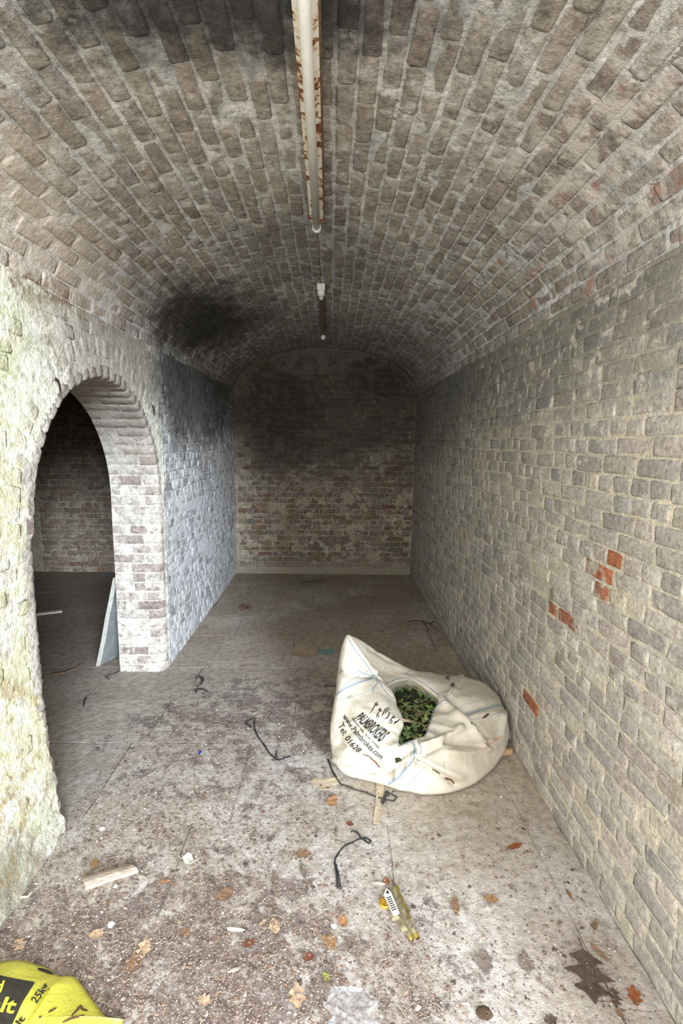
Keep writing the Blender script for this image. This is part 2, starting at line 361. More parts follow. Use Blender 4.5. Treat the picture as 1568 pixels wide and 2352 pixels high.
def lay_bricks(parent, mat, places, stuff_name, top=300):
    """places: (matrix, kind). The `top` that show largest become objects, the rest one stuff part."""
    meshes = {k: [mesh('brick', v, f, mat, True) for v, f in SHAPES[k]] for k in SHAPES}
    sized = []
    for mw, k in places:
        p = mw.translation; q = proj(p); sz = 0.0
        n = Vector((mw[0][2], mw[1][2], mw[2][2]))
        if q and -60 < q[0] < 1628 and -60 < q[1] < 2412:
            dv = CC-p; facing = max(0.0, n.dot(dv.normalized()))
            sz = facing/(q[2]**2)*(2 if k == 's' else 1)
        sized.append((sz, mw, k))
    sized.sort(key=lambda t: -t[0])
    rest = MB(); rn = random.Random(3)
    for i, (sz, mw, k) in enumerate(sized):
        if i < top and sz > 0:
            obj('brick', rn.choice(meshes[k]), parent, mw)
        else:
            vs, fs = rn.choice(SHAPES[k]); rest.add([mw @ Vector(v) for v in vs], fs)
    if rest.v:
        o = rest.build(stuff_name, mat, parent, True); o['kind'] = 'stuff'

def courses(fr, u0, u1, v0, v1, ch, pat, keep=None, proud=0.005, pj=0.003, seed=0, vscale=1.0):
    """fr(u, v) -> (pos, tu, tv, n). Returns brick places."""
    rn = random.Random(seed); out = []; nrow = int((v1-v0)/ch)
    for r in range(nrow):
        v = v0+(r+0.5)*ch; k = pat(r, rn)
        gap = 0.0085; off = k[1]
        kk = k[0]; u = u0-off
        while u < u1-0.02:
            t = kk
            if kk == 'm': t = 'h' if rn.random() < 0.42 else 's'
            L = LEN[t]; a, b = max(u, u0), min(u+L, u1); u += L+gap
            if b-a < 0.03: continue
            uc = (a+b)/2+rn.uniform(-.003, .003); vc = v+rn.uniform(-.0035, .0035)
            if keep and not keep(a, b, vc): continue
            pos, tu, tv, n = fr(uc, vc)
            tu, tv, n = Vector(tu), Vector(tv), Vector(n)
            n2 = (n+tu*rn.uniform(-.02, .02)+tv*rn.uniform(-.05, .05)).normalized()
            tv2 = (tv-n2*tv.dot(n2)).normalized(); tu2 = (tu-n2*tu.dot(n2)-tv2*tu.dot(tv2)).normalized()
            ang = rn.uniform(-.012, .012); tu3 = tu2*math.cos(ang)+tv2*math.sin(ang); tv3 = tv2*math.cos(ang)-tu2*math.sin(ang)
            p = Vector(pos)+n*(proud+rn.uniform(-pj, pj))
            out.append((frame(p, tu3, tv3, n2, (b-a)/L*rn.uniform(.985, 1.015), ch/0.075*rn.uniform(.97, 1.04)*vscale), t))
    return out
def english(r, rn): return ('s', rn.choice([0, .11])) if r % 2 else (('h', .055+rn.choice([0, .02])) if rn.random() < 0.8 else ('m', rn.uniform(0, .1)))
def stretch(r, rn): return ('s', (0.112 if r % 2 else 0)+rn.uniform(-.02, .02))
def mixed(r, rn): return ('m', rn.uniform(0, .2)) if rn.random() < 0.6 else english(r, rn)
CH = 0.0755

def relief(amp, sc, seed):
    return lambda x, y, z: amp*(fbm(x+seed, y, z, sc, 3)*1.6)
def wall_grid(mb, fr, u0, u1, v0, v1, du, disp, keep=None):
    nu = max(1, int((u1-u0)/du)); nv = max(1, int((v1-v0)/du)); idx = {}
    def vert(i, j):
        if (i, j) not in idx:
            p, tu, tv, n = fr(u0+(u1-u0)*i/nu, v0+(v1-v0)*j/nv); p = Vector(p)
            idx[(i, j)] = len(mb.v); mb.v.append(p+Vector(n)*disp(*p))
        return idx[(i, j)]
    for i in range(nu):
        for j in range(nv):
            if keep and not keep(u0+(u1-u0)*(i+.5)/nu, v0+(v1-v0)*(j+.5)/nv): continue
            mb.f.append((vert(i, j), vert(i+1, j), vert(i+1, j+1), vert(i, j+1)))

# right wall ---------------------------------------------------------
def fr_right(u, v): return (XR, u, v), (0, 1, 0), (0, 0, 1), (-1, 0, 0)
mb = MB(); wall_grid(mb, fr_right, YF, YB+.05, -0.05, ZS+.05, 0.03, relief(0.0016, 5, 3)); mb.box((XR+.03, YF, -.3), (XR+.42, YB+.4, 4.0))
wall_right = mb.build('wall_right', M_RM, None, True)
setprops(wall_right, 'long limewashed grey brick wall on the right with cream mortar joints', 'wall', None, 'structure')
lay_bricks(wall_right, M_RB, courses(fr_right, YF, YB, 0.0, ZS+.03, CH, mixed, None, 0.0027, 0.0011, 11, 1.04), 'far_brickwork')

# a few bricks that have lost their limewash
_rb = [o for o in wall_right.children if o.name.startswith('brick')]
for px, py in ((1422, 1278), (1382, 1385), (1302, 1408), (1122, 1300), (1266, 1390), (1362, 1298), (1226, 1610)):
    q = onx(px, py, XR); o = min(_rb, key=lambda o: (o.location-q).length)
    if (o.location-q).length < .2: o.material_slots[0].link = 'OBJECT'; o.material_slots[0].material = M_REDB
# vault --------------------------------------------------------------
_N = 800; _tt = [math.pi*(1-i/_N) for i in range(_N+1)]; _pp = [(VX+VA*math.cos(t), ZS+VB*math.sin(t)) for t in _tt]; _ss = [0.0]
for i in range(_N): _ss.append(_ss[-1]+math.dist(_pp[i], _pp[i+1]))
VLEN = _ss[-1]
def fr_vault(u, v):
    v = min(max(v, 0.0), VLEN-1e-6); i = int(np.searchsorted(_ss, v, 'right'))-1; i = min(i, _N-1)
    f = (v-_ss[i])/(_ss[i+1]-_ss[i]); a, b = _pp[i], _pp[i+1]
    x = a[0]+(b[0]-a[0])*f; z = a[1]+(b[1]-a[1])*f; L = math.dist(a, b); tx, tz = (b[0]-a[0])/L, (b[1]-a[1])/L
    return (x, u, z), (0, 1, 0), (tx, 0, tz), (tz, 0, -tx)
mb = MB(); wall_grid(mb, fr_vault, YF, YB+.05, 0.0, VLEN, 0.03, relief(0.004, 5, 9))
mb.box((XL-AT, YF, ZS+VB+.12), (XR+.42, YB+.4, ZS+VB+.5)); mb.box((XL-AT+.01, YF+.01, ZS+.06), (XL-.03, YB+.4, ZS+VB+.2))
ceiling = mb.build('ceiling', M_VM, None, True)
setprops(ceiling, 'elliptical brick barrel vault, sooty grey bricks with wide pale joints', 'ceiling', None, 'structure')
nv = int(VLEN/0.0765)
lay_bricks(ceiling, M_VB, courses(fr_vault, YF, YB, 0.0, VLEN, VLEN/nv-1e-6, stretch, None, 0.0042, 0.0035, 21, 0.96), 'far_brickwork')

# back wall ----------------------------------------------------------
def fr_back(u, v): return (u, YB, v), (1, 0, 0), (0, 0, 1), (0, -1, 0)
def under_vault(x, z, m=0.0):
    if z < ZS: return XL-m < x < XR+m
    return ((x-VX)/(VA+m))**2+((z-ZS)/(VB+m))**2 < 1
mb = MB(); wall_grid(mb, fr_back, XL-.06, XR+.06, -.05, ZS+VB+.08, 0.03, relief(0.005, 5, 14), lambda u, v: under_vault(u, v, .08)); mb.box((XL-AT, YB+.04, -.3), (XR+.42, YB+.4, 3.6))
wall_back = mb.build('wall_back', M_BM, None, True)
setprops(wall_back, 'dark sooty brick end wall filling the vault', 'wall', None, 'structure')
lay_bricks(wall_back, M_BB, courses(fr_back, XL, XR, 0.1, ZS+VB, CH, english, lambda a, b, v: under_vault(a, v, -.01) and under_vault(b, v, -.01), 0.004, 0.004, 31), 'far_brickwork')
# rounded mortar fillet where vault and end wall meet
rows = []
for k in range(61):
    t = math.pi*(1-k/60); x0, z0 = VX+VA*math.cos(t), ZS+VB*math.sin(t); nx, nzv = math.cos(t)/VA, math.sin(t)/VB; L = math.hypot(nx, nzv); nx /= L; nzv /= L
    w_ = 0.05+0.02*nz(k*.3, 1, 2)
    rows.append([Vector((x0-nx*w_*a, YB-w_*b, z0-nzv*w_*a)) for a, b in ((0, 1.2), (.06, .8), (.2, .45), (.45, .2), (.8, .06), (1.2, 0))])
fm = MB(); fm.grid(rows); fil = fm.build('mortar_fillet', M_BM, wall_back, True)

# left wall with the side arch ----------------------------------------
def fr_left(u, v): return (XL, u, v), (0, 1, 0), (0, 0, 1), (1, 0, 0)
def in_open(y, z, m=0.0):
    if z < AZ: return abs(y-AY) < AR+m
    return (y-AY)**2+(z-AZ)**2 < (AR+m)**2
rough_l = lambda x, y, z: (0.009*fbm(x, y, z, 8, 4) + 0.02*fbm(x+4, y, z, 2.2, 2)) * (1.0 if y < 2.6 else 0.45) + (max(0, 0.65-z)*0.10*(1.0+.0*y)+(0.65-z)*.09*fbm(x, y*4+z*5, z*11-y*3, 2.0, 4) if z < .65 and y < 2.3 else 0)
def mortar_left(y0, y1, mat, name, parent=None):
    mb = MB(); wall_grid(mb, fr_left, y0, y1, -.05, ZS+.05, 0.025, rough_l, lambda u, v: not in_open(u, v, .06))
    return mb
YM = AY+AR+0.10     # the inner stretch starts behind the arch
mb = mortar_left(YF, YM, M_LM, 'wall_left')
mb.box((XL-AT, YF, -.3), (XL-.04, AY-AR-.04, ZS+.1))
# arch head between the room and the side bay, solid above the ring
arc = [(AY+(AR+.05)*math.cos(t), AZ+(AR+.05)*math.sin(t)) for t in [math.pi*k/24 for k in range(25)]]
for k in range(24):
    (y0, z0), (y1, z1) = arc[k], arc[k+1]
    mb.add([(XL-.04, y0, z0), (XL-.04, y1, z1), (XL-.04, y1, ZS+.1), (XL-.04, y0, ZS+.1), (XL-AT+.01, y0, z0), (XL-AT+.01, y1, z1), (XL-AT+.01, y1, ZS+.1), (XL-AT+.01, y0, ZS+.1)],
           [(0, 1, 2, 3), (7, 6, 5, 4), (0, 4, 5, 1), (2, 6, 7, 3)])
wall_left = mb.build('wall_left', M_LM, None, True)
setprops(wall_left, 'whitewashed brick wall on the left, green with moss near the entrance, pierced by an arch', 'wall', None, 'structure')
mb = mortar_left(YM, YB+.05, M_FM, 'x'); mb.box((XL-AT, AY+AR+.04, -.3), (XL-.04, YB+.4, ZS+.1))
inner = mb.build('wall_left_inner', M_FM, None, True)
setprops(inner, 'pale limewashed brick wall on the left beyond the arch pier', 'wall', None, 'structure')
_rk = random.Random(12)
def keep_l(a, b, v): return False if (v < .62 and a < 2.2 and _rk.random() < .9-.6*max(0, v-.2)) else not (in_open(a, v, .205) or in_open(b, v, .205) or in_open((a+b)/2, v, .205)) if v > AZ else not (in_open(a, v, .045) or in_open(b, v, .045))
pl = courses(fr_left, YF, AY-AR-.05, 0.03, AZ, CH, mixed, keep_l, -0.0004, 0.003, 41)
pl += courses(fr_left, YF, YM, AZ+.005, ZS, CH, mixed, keep_l, -0.0004, 0.003, 42)
lift = lambda P: Matrix.Translation((rough_l(*P), 0, 0))
pl = [(lift(m.translation) @ m, k) for m, k in pl]
lay_bricks(wall_left, M_LB, pl, 'other_brickwork')
pf = courses(fr_left, AY+AR+.055, YM, 0.0, AZ, CH, lambda r, rn: ('s', .1) if r % 2 else ('h', 0), None, 0.004, 0.003, 43)
pf = courses(fr_left, YM, YB, 0.0, ZS+.02, CH, english, None, 0.0028, 0.0016, 44)
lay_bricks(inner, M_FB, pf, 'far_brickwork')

# arch ring and jambs: swept pieces with a worn round arris ---------------
def outline(s):
    """arc-length along the opening from the near jamb foot, over the arch, to the far jamb foot"""
    La = math.pi*AR
    if s < AZ: return Vector((0, AY-AR, s)), Vector((0, -1, 0))
    if s < AZ+La:
        t = math.pi-(s-AZ)/AR; return Vector((0, AY+AR*math.cos(t), AZ+AR*math.sin(t))), Vector((0, math.cos(t), math.sin(t)))
    return Vector((0, AY+AR, AZ-(s-AZ-La))), Vector((0, 1, 0))
OLEN = 2*AZ+math.pi*AR
PROF = [(-AT, 0), (-.29, 0), (-.21, 0), (-.13, 0), (-.065, 0.0), (-.04, .005), (-.02, .017), (-.006, .038), (0, .062), (0.0005, .11)]
PROF_A = [(-AT, 0), (-.29, 0), (-.21, 0), (-.13, 0), (-.065, 0.0), (-.03, .0), (-.012, .003), (-.003, .009), (0, .022), (0.0005, .11)]
def prof_between(x0, x1, arch=False):
    xs = [p for p in (PROF_A if arch else PROF) if x0-1e-6 <= p[0] <= x1+1e-6]
    if not xs or xs[0][0] > x0+1e-4:
        xs = [(x0, 0)]+xs
    return xs
mb = MB(); rows = []
for k in range(141):
    s = OLEN*k/140; P, n = outline(s)
    rows.append([P+n*(d+.003+.004*nz(s*9, x*20, 3))+Vector((XL+x-.003, 0, 0)) for x, d in (PROF_A if AZ < s < AZ+math.pi*AR else PROF)])
mb.grid(rows); arch = mb.build('arch_lining', M_JM, wall_left, True)
def ring_piece(s0, s1, x0, x1, rn, parent, name, faceout=.103):
    xs = prof_between(x0, x1, name == 'voussoir'); out = rn.uniform(-.003, .003)
    lumps = .006 if s0 < AZ else .002
    rows = []
    for q, f in enumerate((0.0, 0.13, 0.5, 0.87, 1.0)):
        s = s0+(s1-s0)*f; P, n = outline(s); row = []; dip = .009 if q in (0, 4) else 0.0
        for i, (x, d) in enumerate(xs):
            dd = d if d < .1 else faceout; last = d >= .1
            lump = lumps*rn.uniform(-1, 1)*(0 if q in (0, 4) else 1)+out
            fx = rough_l(XL, P.y, P.z)*.8 if d >= .009 else 0
            row.append(P+n*(dd+(lump+dip if d < .06 else 0))+Vector((XL+x+fx+(.0015 if d >= .009 else 0)-(dip*.8 if d >= .009 else 0)-(.006 if last else 0), 0, 0)))
        rows.append(row)
    m = MB(); m.grid(rows)
    return m.build(name, M_JB, parent, True)
rn = random.Random(5)
npc = int(math.pi*AR/0.077); cell = math.pi*AR/npc
r_ = 0
s = 0.0
while s < OLEN-0.03:
    inarch = AZ-.02 < s < AZ+math.pi*AR-.02
    stp = cell if inarch else CH
    if s < AZ-.02 and s+stp > AZ: stp = AZ-s
    g_ = .0008
    cut = -.225 if r_ % 2 else -.118
    cut += rn.uniform(-.008, .008)
    nm = 'voussoir' if inarch else 'jamb_brick'
    ring_piece(s+g_, s+stp-g_, cut+.004, 0.001, rn, wall_left, nm)
    ring_piece(s+g_, s+stp-g_, -AT, cut-.004, rn, wall_left, nm)
    s += stp; r_ += 1
# outer ring of the arch on the room face
no = int(math.pi*(AR+.165)/.078)
outer = []
for k in range(no):
    t = math.pi*(k+.5)/no; c, s_ = math.cos(t), math.sin(t); rr = AR+.165
    p = Vector((XL+.002+random.uniform(-.002, .002)+rough_l(XL, AY+rr*c, AZ+rr*s_), AY+rr*c, AZ+rr*s_))
    outer.append((frame(p, (0, c, s_), (0, -s_, c), (1, 0, 0), 1.0, random.uniform(.95, 1.04)), 'h'))
lay_bricks(wall_left, M_LB, outer, 'other_brickwork')

# side bay: back wall, far side, vault, closed front ----------------------
BM = (BX0+BX1)/2
mb = MB(); wall_grid(mb, lambda u, v: ((u, YB, v), (1, 0, 0), (0, 0, 1), (0, -1, 0)), BX0-.05, BX1+.05, -.05, 3.2, .06, relief(.008, 5, 21)); mb.box((BX0-.4, YB+.03, -.3), (BX1, YB+.4, 3.6))
bay_back = mb.build('wall_bay_back', M_SM, None, True)
setprops(bay_back, 'dark brown brick end wall of the side bay seen through the arch', 'wall', None, 'structure')
def fr_bay(u, v): return (u, YB, v), (1, 0, 0), (0, 0, 1), (0, -1, 0)
lay_bricks(bay_back, M_SB, courses(fr_bay, BX0+.2, BX1-.9, 0.0, 2.8, CH, english, None, .004, .004, 51), 'far_brickwork')
mb = MB(); mb.box((BX0-.4, YF, -.3), (BX0, YB+.4, 3.6)); o = mb.build('wall_bay_left', M_SM)
setprops(o, 'dark brick far side wall of the side bay', 'wall', None, 'structure')
mb = MB(); mb.box((BX0-.4, YF-.02, -.3), (XL-AT+.02, YF+.3, 3.6)); o = mb.build('wall_bay_front', M_SM)
setprops(o, 'brick front wall closing the side bay', 'wall', None, 'structure')
rows = []
for i in range(2):
    rows.append([Vector((BM+1.27*math.cos(math.pi*k/24), YF+(YB+.1-YF)*i, ZS+.57*math.sin(math.pi*k/24))) for k in range(25)])
mb = MB(); mb.grid(rows); mb.box((BX0-.4, YF, ZS+.66), (BX1, YB+.4, ZS+.95)); o = mb.build('ceiling_bay', M_SM, None, True)
setprops(o, 'sooty vault over the side bay', 'ceiling', None, 'structure')
mb = MB(); mb.box((XL-AT-.01, YF, ZS+.02), (XL-.2, YB+.2, ZS+1.0)); o = mb.build('trim_1', M_SM)
setprops(o, 'haunch of masonry between the two vaults', 'wall', None, 'structure')

# floor ---------------------------------------------------------------------
def fr_floor(u, v): return (u, v, -0.0022), (1, 0, 0), (0, 1, 0), (0, 0, 1)
mb = MB(); wall_grid(mb, fr_floor, BX0-.05, XR+.1, YF-.2, YB+.05, .06, relief(.0006, 5, 31)); mb.box((BX0-.4, YF-.2, -.35), (XR+.42, YB+.4, -.05))
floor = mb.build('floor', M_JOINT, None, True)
setprops(floor, 'worn stone flag floor, dusty and strewn with earth', 'floor', None, 'structure')
rn = random.Random(17)
ys = [YF, 1.36, 2.13, 2.76, 3.27, 3.76, 4.42, 5.0, 5.7, YB]
def slab(x0, x1, y0, y1, name='flagstone'):
    g_ = rn.uniform(.0012, .003); x0 += g_; x1 -= g_; y0 += g_; y1 -= g_
    z = rn.uniform(-.0006, .0006); tl = [rn.uniform(-.0015, .0015) for _ in range(4)]
    nx = 5; pts = []
    for (ax, ay), (bx, by) in (((x0, y0), (x1, y0)), ((x1, y0), (x1, y1)), ((x1, y1), (x0, y1)), ((x0, y1), (x0, y0))):
        for k in range(nx):
            f = k/nx; pts.append((ax+(bx-ax)*f+rn.uniform(-.006, .006), ay+(by-ay)*f+rn.uniform(-.006, .006)))
    cx_, cy_ = (x0+x1)/2, (y0+y1)/2; m = len(pts)
    vs = [(px, py, z) for px, py in pts]+[(px, py, z-.0005) for px, py in pts]+[(px, py, -.03) for px, py in pts]
    fs = [tuple(range(m))]
    for q in range(2):
        for k in range(m): fs.append((q*m+(k+1) % m, q*m+k, (q+1)*m+k, (q+1)*m+(k+1) % m))
    obj(name, mesh(name, vs, fs, M_FLOOR), floor)
for j in range(len(ys)-1):
    x = BX0; first = True
    while x < XR-.18:
        wdt = rn.uniform(.62, 1.0)*(0.6 if first else 1); first = False
        x1 = x+wdt
        if XR-.17-x1 < .3: x1 = XR-.17
        slab(x, x1, ys[j]+rn.uniform(-.01, .01)*0, ys[j+1]); x = x1
# narrow edging stones along the right wall
y = YF
while y < YB-.1:
    y1 = min(YB, y+rn.uniform(.28, .7)); slab(XR-.165, XR-.005, y, y1, 'edging_stone'); y = y1
# unseen ground outside the entrance, made pale to bounce light onto the vault
g = G('outside_bounce_ground', 0.95); og = g.done(g.ramp(g.noise(9, 6, .6), [(.3, (.34, .30, .25)), (.7, (.52, .48, .42))]))
mb = MB(); mb.box((-14, -16, -.3), (14, YF-.2, -.012)); o = mb.build('ground', og)
setprops(o, 'unseen ground in front of the vault entrance, made pale to bounce light in', 'ground', None, 'structure')
#__OBJECTS__
# ================================================================== things
def subdiv_long(bm, L):
    for _ in range(6):
        es = [e for e in bm.edges if e.calc_length() > L]
        if not es: break
        bmesh.ops.subdivide_edges(bm, edges=es, cuts=1)
        bmesh.ops.triangulate(bm, faces=[f for f in bm.faces if len(f.verts) > 3])
def text_flat(body, bold=0.0, shear=0.0):
    """glyph outlines as a flat mesh, scaled so that the line is 1 wide and 1 high"""
    cu = bpy.data.curves.new('lettering', 'FONT'); cu.body = body; cu.offset = bold; cu.shear = shear; cu.resolution_u = 3
    o = bpy.data.objects.new('lettering', cu); COL.objects.link(o)
    bpy.context.view_layer.update()
    me = bpy.data.meshes.new_from_object(o.evaluated_get(bpy.context.evaluated_depsgraph_get()))
    bpy.data.objects.remove(o); bpy.data.curves.remove(cu)
    bm = bmesh.new(); bm.from_mesh(me); bpy.data.meshes.remove(me)
    bmesh.ops.triangulate(bm, faces=bm.faces[:])
    x0 = min(v.co.x for v in bm.verts); x1 = max(v.co.x for v in bm.verts)
    y1 = max(v.co.y for v in bm.verts)
    for v in bm.verts: v.co = Vector(((v.co.x-x0)/(x1-x0), v.co.y/y1, 0))
    return bm
class Skin:
    """lays print and stitching on a surface that already stands in the scene"""
    def __init__(s, me): s.t = BVHTree.FromPolygons([v.co.copy() for v in me.vertices], [tuple(p.vertices) for p in me.polygons])
    def at(s, px, py, off=0.0015):
        d = ray(px, py).normalized(); h = s.t.ray_cast(CC, d)
        if h[0] is None: return None
        n = h[1] if h[1].dot(d) < 0 else -h[1]
        return h[0]+n*off, n
    def lettering(s, body, p0, p1, up, name, mat, parent, bold=0.0, shear=0.0, bend=0.0, grow=0.0, step=0.05):
        bm = text_flat(body, bold, shear)
        a = Vector((*p0, 0)); b = Vector((*p1, 0)); u = Vector((*up, 0)); last = None
        asp = (b-a).length/u.length
        for v in bm.verts: v.co.x *= asp
        subdiv_long(bm, 0.35)
        for v in bm.verts:
            x = v.co.x/asp; q = a+(b-a)*x+u*v.co.y*(1+grow*x)+u.normalized()*bend*4*x*(1-x)
            h = s.at(q.x, q.y) or last
            if h is None: h = (onz(q.x, q.y, 0.2), Vector((0, 0, 1)))
            last = h; v.co = h[0]
        me = bpy.data.meshes.new(name); bm.to_mesh(me); bm.free(); me.materials.append(mat)
        return obj(name, me, parent)
    def line(s, pts, wd, th, name, mat, parent, n=8, taper=False):
        P = []
        for (x0, y0), (x1, y1) in zip(pts[:-1], pts[1:]):
            for k in range(n): P.append((x0+(x1-x0)*k/n, y0+(y1-y0)*k/n))
        P.append(pts[-1]); H = [s.at(*p, 0.0008) for p in P]; H = [h for h in H if h]
        if len(H) < 3: return None
        Q = [h[0] for h in H]; wl = [wd*(1-abs(2*i/(len(Q)-1)-1)**3*0.8) for i in range(len(Q))] if taper else wd
        m = MB(); m.ribbon(Q, wl, th, [h[1] for h in H]); return m.build(name, mat, parent)
    def patch(s, poly, name, mat, parent, off=0.0012):
        bm = bmesh.new(); vs = [bm.verts.new((x, y, 0)) for x, y in poly]; bm.faces.new(vs)
        bmesh.ops.triangulate(bm, faces=bm.faces[:]); subdiv_long(bm, 9); last = None
        for v in bm.verts:
            h = s.at(v.co.x, v.co.y, off) or last
            if h is None: h = (onz(v.co.x, v.co.y, .06), 0)
            last = h; v.co = h[0]
        me = bpy.data.meshes.new(name); bm.to_mesh(me); bm.free(); me.materials.append(mat); return obj(name, me, parent)
def catmull(P, n, closed):
    out = []; m = len(P); rng = m if closed else m-1
    for i in range(rng):
        p0, p1, p2, p3 = (P[(i+k-1) % m] if closed else P[min(max(i+k-1, 0), m-1)] for k in range(4))
        for k in range(n):
            t = k/n; out.append(0.5*((2*p1)+(p2-p0)*t+(2*p0-5*p1+4*p2-p3)*t*t+(3*p1-p0-3*p2+p3)*t**3))
    if not closed: out.append(P[-1].copy())
    return out

# ---- strip lights ---------------------------------------------------------
g = G('rusty_white_enamel', 0.45, 0.5)
n1 = g.noise(26, 6, 0.65); n2 = g.noise(4.5, 4, 0.6)
rf = g.sm(g.m('ADD', n1, g.m('MULTIPLY', n2, 0.35)), 0.70, 0.755)
rim = g.sm(g.m('ADD', n1, g.m('MULTIPLY', n2, 0.35)), 0.63, 0.72)
c = g.mix(g.m('MULTIPLY', rim, 0.6), (0.80, 0.77, 0.69), (0.55, 0.28, 0.06))
c = g.mix(rf, c, g.ramp(g.noise(60, 4, .6), [(0.3, (0.045, 0.016, 0.006)), (0.7, (0.30, 0.10, 0.02))]))
M_ENAMEL = g.done(c, g.m('ADD', 0.4, g.m('MULTIPLY', rf, 0.5)))
M_TUBE = plain('dusty_glass_tube', (0.56, 0.55, 0.51), 0.35, 0.08, 20, 0.5)
M_WHITEP = plain('white_plastic', (0.78, 0.78, 0.76), 0.4, 0.06, 15, 0.5)
M_BROWNM = plain('browned_steel', (0.16, 0.115, 0.07), 0.6, 0.35, 40, 0.4)
M_DARK = plain('black_gap', (0.03, 0.027, 0.024), 0.8)
M_BRASS = plain('brass_clip', (0.55, 0.38, 0.18), 0.4, 0.2, 60, 0.5, 0.6)
def batten(name, a, b, wd, ht, body_m, label, tube=True):
    a, b = Vector(a), Vector(b); d = (b-a); L = d.length; yaw = -math.atan2(d.x, d.y)
    r = empty(name, a, yaw); setprops(r, label, 'light', 'strip lights along the crown of the vault')
    m = MB(); h = wd/2
    pr = [(-h, 0), (-h, ht), (-h*.55, ht), (h*.55, ht), (h, ht), (h, 0), (h*.72, -.004), (h*.4, -.009), (-h*.4, -.009), (-h*.72, -.004)]
    rows = [[Vector((x, y, z)) for x, z in pr+[pr[0]]] for y in [L*k/20 for k in range(21)]]
    m.grid(rows); k = len(pr)+1; m.f.append(tuple(range(k-1))); m.f.append(tuple(20*k+i for i in range(k-2, -1, -1)))
    m.build('tray', body_m, r)
    tz = -.032
    for y, nm in ((0.012, 'lampholder'), (L+.004, 'lampholder')):
        q = MB(); q.tube([(0, y-.009, tz), (0, y+.009, tz)], .0235, 18); q.box((-.012, y-.008, tz), (.012, y+.008, 0.004)); q.build(nm, M_WHITEP, r)
    if tube:
        q = MB(); q.tube([(0, .02, tz), (0, L*.5, tz), (0, L-.006, tz)], .0185, 18); q.build('tube', M_TUBE, r, True)
    return r, L
l1a = onz(690, -170, 3.022); l1b = onz(727, 508, 3.022)
r1, L1 = batten('strip_light', (l1a.x, l1a.y, 3.022), (l1b.x, l1b.y, 3.022), .072, .046, M_ENAMEL, 'rust-spotted white strip light with a grey tube, nearest the entrance')
q = MB(); q.box((.0365, 0, .004), (.043, L1, .05)); q.build('back_channel', M_BROWNM, r1)
l2a = onz(737, 662, 3.036); l2b = onz(742, 768, 3.036)
r2, L2 = batten('strip_light', (l2a.x, l2a.y, 3.036), (l2b.x, l2b.y, 3.036), .050, .035, M_BROWNM, 'browned strip light without a tube, far down the vault', tube=False)
q = MB(); q.box((-.031, -.01, -.014), (.031, .16, .034)); eb = q.build('end_box', M_WHITEP, r2)
q = MB(); q.tube([(0, .17, -.02), (0, .19, -.02)], .017, 16); q.box((-.011, .14, -.03), (.011, .18, -.012)); q.build('tube_socket', M_WHITEP, eb)
q = MB(); q.tube([(0.0, .1, -.0142), (0.0, .1, -.0155)], .003, 8); q.build('screw', M_DARK, eb)
c0 = onz(727, 520, 3.074); c1 = onz(736, 653, 3.074)
cb = empty('light_cable', c0); setprops(cb, 'thin brown cable clipped to the vault between the two strip lights', 'cable')
q = MB(); q.tube([(c1-c0)*(k/12)+Vector((.004*math.sin(k*1.7), 0, .004)) for k in range(13)], .0045, 8); q.build('cable', M_BROWNM, cb, True)
for k in range(5):
    p = (c1-c0)*(.07+k*.185)+Vector((-.003, 0, -.001)); q = MB(); q.box(p-Vector((.009, .004, .0015)), p+Vector((.009, .004, .008))); q.build('clip', M_BRASS, cb)

# ---- nails in the left wall -------------------------------------------------
M_RUST = plain('rusted_iron', (0.028, 0.015, 0.011), 0.85, 0.4, 90, 0.3, 0.2)
for (px, py, ln, lb) in ((124, 884, .075, 'rusty cut nail in the mossy wall beside the arch'), (349, 941, .06, 'rusty nail in the grey wall just past the arch')):
    p = onx(px, py, XL); p.x = XL+rough_l(XL, p.y, p.z)-.004
    q = MB(); q.tube([p+Vector((0, .015, .03)), p+Vector((ln*.25, .008, .02)), p+Vector((ln*.4, 0, -.01)), p+Vector((ln*.42, -.004, -.04))], [.008, .006, .005, .003], 6)
    o = q.build('rusty_nail', M_RUST); setprops(o, lb, 'nail', 'nails in the left wall')

# ---- slab and batten in the side bay --------------------------------------
M_SLATE = plain('grey_slate', (0.17, 0.18, 0.17), 0.6, 0.22, 12, 0.4, 0, .002)
M_SLEDGE = plain('pale_slate_edge', (0.34, 0.335, 0.295), 0.8, 0.2, 40, 0.3, 0, .002)
A = Vector((-1.895, 3.77, 0.003)); B = Vector((-1.70, 4.20, 0.003)); T = Vector((-1.712, 3.76, .755)); T2 = Vector((-1.688, 4.20, .70)); nrm = Vector((.03, .008, .006))
m = MB()
ed = [A, A.lerp(T, .33)+Vector((0, .006, 0)), A.lerp(T, .52)+Vector((0, -.003, 0)), A.lerp(T, .75), T, T.lerp(T2, .5)+Vector((0, 0, .012)), T2, B]
m.add(ed+[v+nrm for v in ed], [tuple(range(8))[::-1], tuple(8+i for i in range(8))]+[(i, (i+1) % 8, 8+(i+1) % 8, 8+i) for i in range(8)])
sl = m.build('slate_slab', M_SLATE); setprops(sl, 'grey slate slab leaning upright behind the arch pier', 'slab')
m = MB()
near = ed[:5]
m.add([v+Vector((-.0022, -.0035, 0)) for v in near]+[v+nrm+Vector((.001, -.0035, 0)) for v in near]+[v+Vector((-.0022, .004, 0)) for v in near]+[v+nrm+Vector((.001, .004, 0)) for v in near],
      [(i, i+1, 6+i, 5+i) for i in range(4)]+[(i+10, i+11, i+1, i) for i in range(4)])
m.build('chipped_edge', M_SLEDGE, sl)
M_PALEW = plain('pale_wood', (0.52, 0.46, 0.36), 0.7, 0.15, 20)
a = onz(60, 1411, .02); b = onz(143, 1401, .02); dd = (b-a).normalized(); sd = Vector((-dd.y, dd.x, 0))*.028
